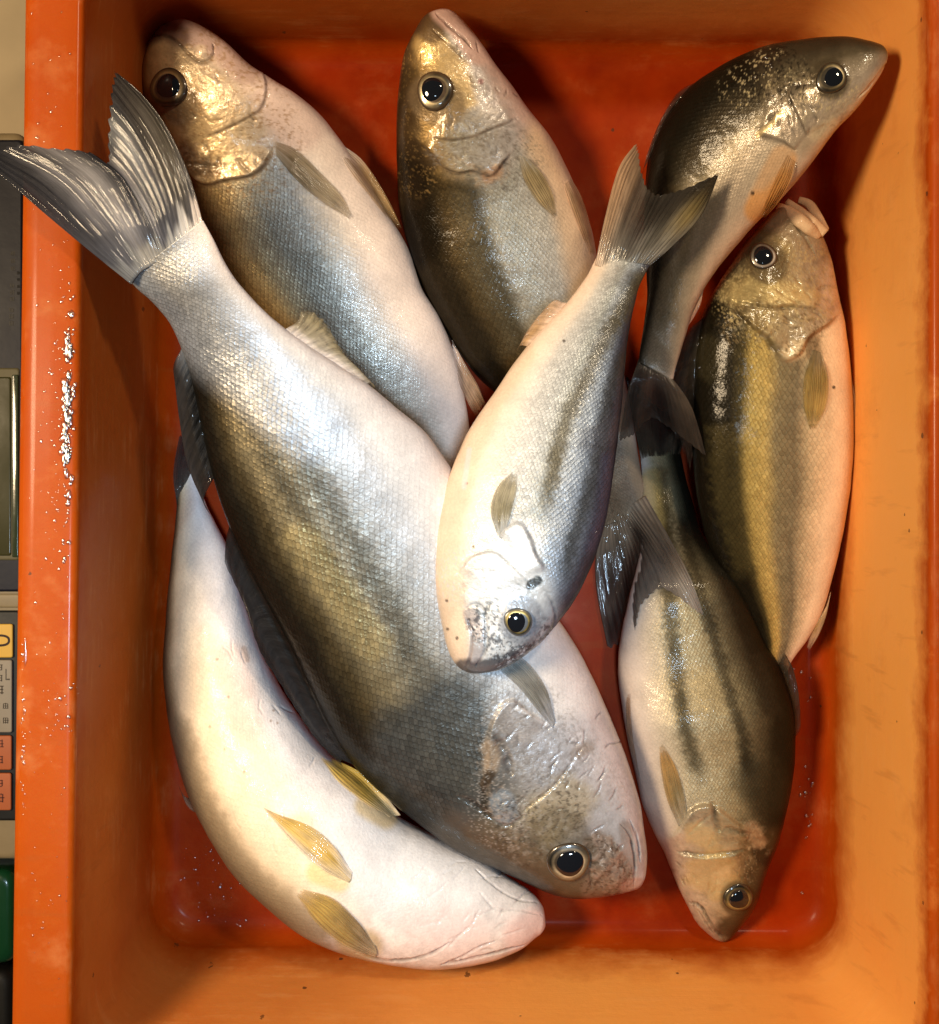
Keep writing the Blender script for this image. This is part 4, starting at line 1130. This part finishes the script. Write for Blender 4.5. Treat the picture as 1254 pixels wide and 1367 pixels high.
f.paint([(400, 720), (450, 790), (500, 860)], 12, 22, (.50, .37, .15), .38, metal=.7, wob=10)
f.paint([(800, 900), (835, 1010)], 40, 50, (.66, .60, .60), .5, metal=.1)
f.plate([(640, 1062), (650, 1020), (650, 985), (662, 950), (682, 934), (705, 950), (731, 968)], 1, .0016, 34).groove([(650, 1060), (652, 1020), (651, 985), (662, 952), (681, 935)], 2.6, .0010, .5)
f.paint([(672, 955), (700, 968)], 16, 14, (.36, .31, .26), .35, wob=7)
f.paint([(690, 945), (712, 954), (730, 967)], 2.2, 2, (.75, .72, .70), .7)
f.groove([(662, 982), (670, 996), (677, 1012), (683, 1034)], 6, .0022, .85)
f.paint([(655, 1000), (656, 1022)], 7, 8, (.38, .28, .19), .8, wob=4).paint([(655, 1033), (648, 1045)], 5, 5, (.05, .03, .015), .85, wob=4)
f.paint([(650, 1062), (652, 1080)], 6, 7, (.03, .024, .015), .85, wob=5).groove([(612, 1064), (628, 1070), (642, 1080), (660, 1094)], 4, .0012, .7)
f.paint([(670, 1070), (676, 1085)], 12, 9, (.24, .27, .30), .8, wob=4).lump((672, 1076), 16, .0014)
f.groove([(660, 1096), (680, 1102), (700, 1088)], 3, .001, .6)
pre = [(785, 992), (772, 1005), (762, 1020), (752, 1034), (742, 1047), (725, 1062), (707, 1076), (694, 1088)]
f.groove(pre, 2.2, .0007, .75).plate(pre, -1, .0003, 40, 6.0)
for k in range(9):
    a = np.array(pre[0]) + (np.array(pre[4]) - np.array(pre[0])) * (k + .5) / 9
    f.groove([a, a + np.array((4, 7))], 1.2, .0003, .5)
f.paint([(770, 1005), (785, 995)], 4, 8, (.26, .19, .14), .6, wob=4)
f.paint([(735, 1090), (760, 1070)], 22, 24, (.44, .34, .17), .55, wob=9).speckle([(735, 1085), (700, 1110)], 36, 26, (.05, .04, .028), .35, .10, .7)
f.speckle([(690, 1000), (740, 1000), (720, 960)], 34, 24, (.17, .145, .12), .3, .15, .4, 12).speckle([(700, 960), (680, 1080)], 40, 30, (.55, .5, .45), .5, .22, .5, 14)
f.paint([(800, 1135), (822, 1170), (800, 1180)], 20, 10, (.22, .165, .125), .8, wob=6, amp=0).speckle([(800, 1135), (822, 1170), (800, 1180)], 22, 8, (.06, .04, .03), .3, .08, .7)
f.speckle([(800, 1135), (822, 1170)], 22, 8, (.42, .35, .30), .35, .15, .6, 19)
f.lump((806, 1158), 9, .0016).lump((820, 1140), 10, .0016).lump((822, 1172), 10, .0014).groove([(786, 1130), (787, 1160), (790, 1185)], 2, .0009, .5)
f.groove([(818, 1122), (822, 1135), (832, 1128)], 3, .0012, .7).paint([(835, 1105), (842, 1150)], 6, 6, (.30, .25, .22), .6)
f.groove([(828, 1100), (840, 1112), (846, 1132), (848, 1160), (846, 1184)], 2, .001, .7).groove([(842, 1095), (852, 1120), (855, 1150)], 1.8, .0008, .5)
f.paint([(838, 1185), (852, 1182)], 8, 6, (.46, .30, .26), .8)
f.paint([(755, 1140), (748, 1120)], 36, 14, (.09, .07, .045), .55, wob=6)
f.mottle([(690, 960), (720, 1010), (760, 1000)], 30, 20, (.50, .52, .56), (.18, .16, .15), .8, 110).mottle([(700, 1110), (760, 1070), (800, 1050)], 30, 25, (.50, .46, .40), (.17, .14, .11), .55, 114).creases((660, 940, 840, 1120), 40, 30, -50, .0004, .4, seed=25)
f.mottle([(650, 1000), (655, 1060), (672, 1090)], 12, 10, (.46, .36, .27), (.03, .022, .014), .8, 117)
f.mottle([(800, 1135), (822, 1172)], 22, 8, (.48, .36, .30), (.10, .07, .05), .8, 119, .0003)
f.lump((759, 1150), 36, .0026)
f.finish()
f.eye(759, 1150, 28, 18.5, (.66, .50, .30), (.07, .05, .03), ring=.9, ang=2.5, squash=1.05, pdx=2, pdy=1)
f.fin("pectoral_fin", [[(735, 968), (715, 945), (690, 915), (655, 885)], [(738, 962), (722, 932), (700, 902), (668, 872)], [(740, 955), (730, 920), (712, 892), (686, 868)]], (.22, .21, .18), (.44, .43, .38), 13, lift=.0009)
f.fin("anal_fin", [[(384, 438), (398, 428), (404, 408)], [(404, 452), (422, 440), (434, 428)], [(430, 470), (448, 464), (458, 468)], [(458, 488), (472, 486), (482, 498)], [(490, 512), (498, 512), (504, 524)]], (.60, .53, .42), (.46, .38, .22), 11, lift=.0006, dz=(0, -.002))
f.fin("dorsal_fin", [[(306, 705), (302, 722), (300, 752)], [(338, 770), (326, 790), (328, 812)], [(375, 842), (350, 842), (346, 868)], [(412, 915), (388, 905), (384, 930)], [(440, 970), (424, 970), (420, 985)], [(470, 1020), (456, 1015), (458, 1025)]], (.014, .013, .013), (.018, .018, .02), 16, lift=.001, dz=(0, -.004), jag=.03, thin=0)
f.fin("dorsal_fin", [[(242, 468), (232, 490), (236, 520)], [(256, 515), (240, 550), (244, 580)], [(268, 575), (250, 610), (258, 640)], [(284, 640), (272, 668), (282, 690)]], (.018, .015, .013), (.03, .027, .027), 11, lift=.001, dz=(0, -.003), jag=.05, thin=0)
f.fin("tail_fin", [[(166, 372), (120, 335), (60, 285), (0, 233), (-14, 224)], [(173, 362), (120, 310), (60, 250), (-12, 206)], [(183, 352), (140, 290), (90, 235), (10, 193)], [(195, 345), (160, 285), (125, 235), (72, 196)], [(208, 337), (185, 280), (160, 235), (120, 203)],
      [(216, 333), (195, 285), (170, 245), (142, 216)], [(226, 328), (205, 270), (175, 215), (143, 180)], [(240, 318), (220, 250), (185, 180), (147, 130)], [(256, 308), (238, 240), (205, 165), (151, 97)], [(271, 297), (252, 232), (222, 168), (188, 124), (152, 94)]],
      (.085, .09, .115), (.014, .014, .020), 26, mode='tail', lift=.001, dz=(0, .004), th=.0009, thin=.15,
      spots=[(.05, .9, .2, .3, (.025, .026, .034), .9), (.9, .5, .12, .4, (.11, .095, .075), .9), (.32, .55, .06, .5, (.42, .42, .46), .7), (.58, .55, .05, .4, (.40, .40, .44), .7), (.2, .55, .05, .3, (.3, .3, .34), .6), (.70, .8, .05, .3, (.4, .42, .46), .6)], ripple=.0012)  # pale spots are wet highlights painted into the tail colour

# ---------------- small bright fish on top
f = Fish("smaller bright silver-white fish lying on top of the pile in the centre, head down",
    [(650, 898, 622, 901), (672, 891, 608, 886), (694, 879, 598, 868), (714, 864, 591, 845), (736, 842, 585, 818), (764, 804, 580, 772), (784, 766, 580, 730), (800, 725, 586, 688), (811, 680, 601, 632), (819, 628, 618, 590),
     (824, 590, 636, 558), (830, 540, 662, 520), (834, 500, 688, 482), (838, 455, 722, 440), (844, 420, 755, 405), (853, 385, 781, 370), (867, 355, 797, 342)],
    [(0, .9), (.12, .60), (.4, .48), (.8, .42), (1, .34)], scale_mm=1.55, sink=.016, stiff=.07, zmin=[(0, .085), (1, .085)], tilt=-.002,
    grad=[(1, (.05, .05, .075), .2, .6), (.85, (.09, .095, .13), .4, .9), (.62, (.26, .31, .39), .5, .9), (.35, (.38, .42, .47), .5, .9), (.15, (.42, .44, .43), .5, .9), (-.1, (.56, .56, .54), .45, .8), (-.35, (.64, .61, .56), .3, .55), (-.55, (.70, .60, .50), .1, .15), (-.8, (.72, .57, .45), 0, 0), (-1, (.70, .52, .40), 0, 0)])
f.head([(605, 770), (620, 755), (640, 738), (665, 735), (690, 700), (712, 722), (718, 745), (735, 775), (745, 800), (750, 830)], 1, 7,
       [(1, (.10, .10, .12)), (.7, (.34, .36, .40)), (.4, (.66, .68, .70)), (0, (.76, .77, .78)), (-.3, (.70, .71, .72)), (-.48, (.64, .60, .56)), (-.6, (.70, .56, .44)), (-1, (.72, .55, .42))], mtl=.35)
f.stripe([(862, 350), (845, 385), (815, 440), (785, 500), (755, 565), (738, 630), (728, 700)], 7, 12, (.10, .08, .038), .95)
f.stripe([(836, 460), (812, 530), (800, 600), (785, 660), (760, 740), (755, 790)], 6, 10, (.055, .054, .052), .95)
f.stripe([(812, 600), (806, 680), (786, 745)], 8, 8, (.07, .068, .11), .8, wob=7)
f.paint([(790, 590), (815, 570)], 10, 14, (.09, .09, .11), .5, wob=7)
f.paint([(690, 470), (650, 530), (615, 610), (592, 700), (590, 800), (604, 870)], 18, 14, (.74, .56, .40), .8, metal=0, amp=0)
f.paint([(700, 720), (676, 760), (655, 790)], 22, 14, (.80, .81, .82), .8, metal=.4)
f.groove([(611, 766), (618, 757), (632, 742), (650, 736), (664, 738), (684, 756), (708, 778)], 1.6, .0007, .5).plate([(611, 766), (632, 742), (664, 738), (684, 756), (708, 778)], 1, .0010, 26)
f.plate([(664, 716), (690, 698), (706, 712), (716, 738), (728, 764)], 1, .0024, 24).groove([(703, 706), (708, 718), (713, 732), (720, 750)], 3.2, .0013, .75)
f.paint([(708, 780), (718, 775)], 4.5, 3, (.012, .012, .014), .95, wob=3)
f.groove([(622, 812), (634, 806), (645, 813), (649, 836), (648, 868), (636, 888)], 2.6, .0012, .75).groove([(622, 822), (630, 845), (628, 875), (620, 895)], 2.2, .0010, .7)
f.paint([(628, 820), (638, 850), (634, 880)], 7, 5, (.30, .24, .24), .6, wob=3).paint([(616, 888), (640, 892), (680, 882), (706, 862)], 7, 7, (.03, .03, .04), .85, wob=5)
f.speckle([(650, 830), (690, 870), (715, 850)], 22, 14, (.04, .045, .06), .3, .0, .8).speckle([(650, 850), (690, 880)], 18, 10, (.6, .68, .75), .4, .2, .7, 23)
f.speckle([(620, 770), (680, 790), (690, 720)], 30, 20, (.50, .56, .58), .6, .18, .6)
f.groove([(722, 790), (735, 800), (742, 826), (730, 850)], 2.2, .0008, .5)
f.mottle([(640, 770), (690, 780), (670, 740)], 34, 20, (.84, .88, .90), (.36, .42, .44), .5, 120).creases((630, 730, 735, 830), 26, 18, 40, .0003, .35, seed=28, col=(.2, .24, .26))
f.mottle([(650, 850), (690, 868), (725, 850)], 14, 9, (.70, .78, .84), (.02, .022, .03), .85, 124)
f.lump((692, 830), 26, .0020).paint([(694, 832), (698, 822)], 24, 7, (.26, .28, .32), .75)
for p_ in [(596, 802), (597, 840), (622, 645), (632, 730), (610, 852), (753, 455)]:
    f.paint([p_], 1.6, 1.2, (.06, .04, .03), .8)
f.paint([(626, 600), (619, 650)], 2, 3, (.85, .6, .55), .8)
f.finish()
f.eye(692, 830, 19, 13, (.62, .46, .14), (.12, .13, .14), ring=1.0, ang=-.7, squash=1.12, pdx=-2, pdy=0)
f.fin("pectoral_fin", [[(662, 708), (655, 680), (664, 650), (684, 629)], [(669, 714), (668, 680), (676, 650), (687, 630)], [(676, 706), (684, 680), (690, 655), (691, 632)]], (.34, .29, .17), (.58, .50, .33), 11, lift=.0009)
f.fin("anal_fin", [[(752, 404), (738, 402), (714, 428)], [(730, 430), (714, 430), (700, 448)], [(704, 462), (694, 462), (688, 474)]], (.60, .36, .16), (.62, .42, .28), 7, lift=.0006)
f.fin("tail_fin", [[(797, 342), (808, 290), (826, 225), (850, 190)], [(806, 346), (820, 295), (838, 240), (854, 205)], [(818, 349), (834, 305), (850, 265), (860, 238)], [(832, 352), (852, 310), (866, 280), (876, 258)], [(846, 354), (868, 315), (890, 280), (910, 252)], [(856, 356), (886, 318), (918, 278), (956, 232)], [(867, 356), (905, 322), (938, 285), (960, 233)]],
      (.24, .23, .21), (.05, .04, .032), 22, mode='tail', lift=.0006, dz=(0, .004), thin=.2,
      spots=[(.03, .6, .22, .6, (.55, .36, .22), .95), (.90, .92, .3, .25, (.012, .010, .009), 1.0), (.45, .35, .12, .3, (.05, .045, .04), .8), (.6, .8, .1, .25, (.03, .025, .02), .9), (.5, .85, .06, .2, (.03, .025, .02), .8), (.88, .6, .1, .2, (.34, .26, .10), .6), (.3, .6, .05, .4, (.03, .026, .022), .8), (.7, .5, .05, .35, (.04, .034, .026), .8)], ripple=.001)
# ------------------------------------------------------------------ water drops on the tray
def drops():
    vs = []; fs = []
    r_ = random.Random(5)
    lst = []
    def add(px, py, rpx, z=RIM + .0004, el=1.0): lst.append((px, py, rpx, z, el))
    for k in range(150):                       # thick cluster along the inner edge of the left rim
        y = r_.gauss(560, 75); x = r_.gauss(90, 4) - (y - 560) * .012
        add(x, y, abs(r_.gauss(0, 1.7)) + .8, el=r_.uniform(1, 1.8))
    for k in range(26):
        y = r_.gauss(560, 60); add(r_.gauss(89, 3) - (y - 560) * .012, y, abs(r_.gauss(0, 1.6)) + 2.6, el=r_.uniform(1.2, 2.6))
    for k in range(60):
        y = r_.uniform(430, 760); add(r_.gauss(78, 9), y, abs(r_.gauss(0, 1.0)) + .7)
    for k in range(110):
        y = r_.uniform(5, 1340); add(r_.uniform(40, 95), y, abs(r_.gauss(0, .9)) + .6)
    for k in range(45):
        y = r_.uniform(860, 1090); add(31 + r_.gauss(0, 1.5), y, abs(r_.gauss(0, .8)) + .6, el=r_.uniform(1, 2.2))
    for k in range(30):
        y = r_.uniform(910, 980); add(r_.gauss(80, 14), y, abs(r_.gauss(0, .9)) + .6)
    add(34, 872, 2.2, el=9)
    for k in range(26):
        add(r_.gauss(1078, 8), r_.choice([905, 1050, 1105, 1190]) + r_.gauss(0, 12), abs(r_.gauss(0, 1.3)) + 1, z=.0004)
    for k in range(14):
        add(r_.gauss(335, 16), r_.gauss(1243, 5), abs(r_.gauss(0, 1)) + .8, z=.0006)
    for k in range(50):
        add(r_.uniform(235, 330), r_.uniform(1130, 1235), abs(r_.gauss(0, .7)) + .5, z=.0004)
    for k in range(26):
        px, py = r_.gauss(*r_.choice([(812, 8), (815, 8), (935, 5), (936, 5), (1020, 10)])), 0
        py = {0: r_.gauss(712, 10), 1: r_.gauss(470, 26), 2: r_.gauss(95, 14)}[0 if px < 870 else 1 if px < 970 else 2]
        add(px, py, abs(r_.gauss(0, .9)) + .8, z=float(FIELD[fidx(np.array([px]), np.array([py]))][0]) + .0006)
    add(764, 652, 6.5, z=float(FIELD[fidx(np.array([764.]), np.array([652.]))][0]) - .0008)
    for px, py, rp, z, el in lst:
        m = K * (H - z)
        x, y, _ = P(px, py, z)
        b = len(vs)
        na = 10
        for j, (cr, ch) in enumerate(((1, -.15), (.93, .14), (.7, .27), (.36, .34))):
            for i in range(na):
                a = 2 * math.pi * i / na
                wob = 1 + .16 * math.sin(3 * a + px) + .12 * math.sin(2 * a + py)
                vs.append((x + math.cos(a) * rp * m * cr * wob, y + math.sin(a) * rp * m * cr * el * wob, z + ch * rp * m))
        vs.append((x, y, z + .36 * rp * m))
        for j in range(3):
            for i in range(na):
                fs.append([b + j * na + i, b + j * na + (i + 1) % na, b + (j + 1) * na + (i + 1) % na, b + (j + 1) * na + i])
        for i in range(na):
            fs.append([b + 3 * na + i, b + 3 * na + (i + 1) % na, b + 4 * na])
        fs.append([b + i for i in range(na)][::-1])
    o = obj("water_drops", vs, fs, M_WATER)
    tag(o, "clear water drops scattered over the orange rim and floor of the tray", "water", kind="stuff")
drops()

# ------------------------------------------------------------------ table, scale and green box to the left of the tray
def box_px(x0, y0, x1, y1, ztop, zbot, bev=0.0012):
    """an upright box whose top face spans the given photo pixels"""
    a = P(x0, y0, ztop); b = P(x1, y1, ztop)
    return box(a[0], b[0], b[1], a[1], zbot, ztop, bev)

def box(x0, x1, y0, y1, z0, z1, bev=0.0012):
    bev = min(bev, (x1 - x0) * .45, (y1 - y0) * .45, (z1 - z0) * .45)
    L = [rrect(x0, x1, y0, y1, bev * 1.5, z0, 5, 2)]
    L.append(rrect(x0, x1, y0, y1, bev * 1.5, z1 - bev, 5, 2))
    for k in range(1, 5):
        a = math.radians(90 * k / 4)
        g = bev * (1 - math.cos(a))
        L.append(rrect(x0 + g, x1 - g, y0 + g, y1 - g, bev * 1.5, z1 - bev + bev * math.sin(a), 5, 2))
    n = len(L[0])
    f = grid_faces(len(L), n, True).tolist()
    f.append(list(range(n))[::-1]); f.append(list(range((len(L) - 1) * n, len(L) * n)))
    return [p for l in L for p in l], f

def join(parts):
    V = []; F = []
    for v, f in parts:
        b = len(V); V += list(v); F += [[i + b for i in q] for q in f]
    return V, F

M_TABLE = flat("table_top_paint", (.30, .235, .14), .5, .0, noise_amt=.3, nscale=18)
M_HOUS = flat("cream_plastic", (.20, .15, .08), .45, noise_amt=.2)
M_NAVY = flat("navy_panel", (.006, .006, .011), .45, .0)
M_LCD = flat("olive_screen", (.035, .032, .010), .2, .3, noise_amt=.2, nscale=20)
M_LCDF = flat("screen_frame", (.09, .075, .035), .5)
M_PAD = flat("black_keypad", (.008, .008, .007), .5)
M_YEL = flat("yellow_key", (.55, .32, .05), .5)
M_GREY = flat("grey_key", (.23, .19, .14), .5)
M_RED = flat("orange_key", (.33, .085, .025), .5)
M_INK = flat("key_ink", (.02, .006, .004), .6)
M_PALE = flat("pale_ink", (.06, .055, .045), .6)
M_GREEN = flat("green_plastic", (.004, .035, .012), .25, .4)
M_BLACK = flat("black_rubber", (.006, .006, .006), .5)

tb = box(-.75, .75, -.75, .75, -.06, -.004, .004)
tag(obj("table_top", tb[0], tb[1], M_TABLE, None, False), kind="structure")

SZ = .040
sc = empty("weighing_scale", P(-150, 500, -.003))
tag(sc, "electronic weighing scale with navy display and keypad left of the tray", "scale")
obj("housing", *box_px(-330, 176, 32, 1148, SZ, -.0035, .003), M_HOUS, sc)
pan = obj("display_panel", *box_px(-300, 186, 30.5, 790, SZ + .0012, SZ - .002), M_NAVY, sc)
fr = obj("display_screen", *box_px(-260, 491, 26, 748, SZ + .0020, SZ), M_LCDF, sc)
obj("screen_glass", *box_px(-250, 503, 15, 742, SZ + .0026, SZ + .001), M_LCD, fr)
obj("screen_glass", *box_px(16.2, 500, 24.5, 744, SZ + .0026, SZ + .001, .0004), flat("dark_olive_screen", (.022, .030, .012), .15, .5), fr)
obj("trim_strip", *box_px(-300, 792, 30, 812, SZ + .0006, SZ - .002), M_HOUS, sc)
pad = obj("keypad", *box_px(-300, 815, 29, 1096, SZ + .0012, SZ - .002), M_PAD, sc)

def strokes(lst, z, parent, mat, name="lettering"):
    parts = [box_px(x0, y0, x1, y1, z, z - .0006, .00005) for x0, y0, x1, y1 in lst]
    v, f = join(parts)
    return obj(name, v, f, mat, parent, False)

def key(x0, y0, x1, y1, mat):
    return obj("key", *box_px(x0, y0, x1, y1, SZ + .0030, SZ + .001, .0006), mat, pad)

k0 = key(-50, 833, 17, 878, M_YEL)
def zero(parent):
    """the figure 0, turned a quarter, as a flat ring"""
    zt = SZ + .0032
    n = 40; vs = []; fs = []
    for (rx, ry, z) in ((15, 8.2, zt), (12.2, 5.2, zt), (12.2, 5.2, zt - .0006), (15, 8.2, zt - .0006)):
        for i in range(n):
            a = 2 * math.pi * i / n
            ca, sa = math.cos(a), math.sin(a)
            vs.append(P(-1.5 + rx * math.copysign(abs(ca) ** .8, ca), 855 + ry * math.copysign(abs(sa) ** .8, sa), z))
    for r in range(4):
        for i in range(n):
            fs.append([r * n + i, r * n + (i + 1) % n, ((r + 1) % 4) * n + (i + 1) % n, ((r + 1) % 4) * n + i])
    obj("lettering", vs, fs, M_INK, parent, False)
zero(k0)
k1 = key(-50, 881, 16, 978, M_GREY)
k2 = key(-50, 982, 15.5, 1028, M_RED)
k3 = key(-50, 1032, 15, 1082, M_RED)
r_ = random.Random(3)
def glyph(x0, y0, s):
    """a dense, unreadable character of crossing strokes"""
    out = []
    for k in range(3):
        u = x0 + s * (.12 + .32 * k); out.append((u, y0 + s * r_.uniform(0, .2), u + s * .12, y0 + s * r_.uniform(.8, 1)))
    for k in range(3):
        v = y0 + s * (.1 + .34 * k); out.append((x0 + s * r_.uniform(0, .25), v + .13, x0 + s * r_.uniform(.75, 1), v + s * .11))
    return out
def glyphs(cells):
    return [q for c in cells for q in glyph(*c)]
zk = SZ + .0032
strokes(glyphs([(-6, 886, 10), (-6, 900, 10), (-8, 914, 13), (3, 938, 9), (3, 957, 9), (-9, 938, 9), (-9, 957, 9)]) + [(7.5, 893, 8.6, 908), (9, 906, 13, 908)], zk, k1, flat("grey_ink", (.06, .045, .03), .6))
strokes(glyphs([(-7, 987, 12), (-7, 1008, 12)]), zk, k2, flat("red_ink", (.08, .018, .010), .6))
strokes(glyphs([(-7, 1040, 12), (-8, 1058, 14)]), zk, k3, flat("red_ink", (.08, .018, .010), .6))
strokes(glyphs([(14, 335 + 10 * k, 6.5) for k in range(3)] + [(13, 378 + 9 * k, 6.5) for k in range(3)] + [(12, 410 + 9 * k, 7) for k in range(3)] + [(22.5, 362 + 9 * k, 4.5) for k in range(4)]), SZ + .0014, pan, M_PALE)

gb = empty("green_basket", P(-100, 1225, -.004))
tag(gb, "dark green wet plastic box below the scale at the left edge", "box")
obj("box_shell", *box_px(-330, 1162, 19, 1288, .035, -.0035, .004), M_GREEN, gb)
bb = empty("black_box", P(-100, 1340, -.004))
tag(bb, "black plastic box in the lower left corner next to the dark green box", "box")
obj("box_shell", *box_px(-330, 1296, 16, 1440, .030, -.0035, .004), M_BLACK, bb)
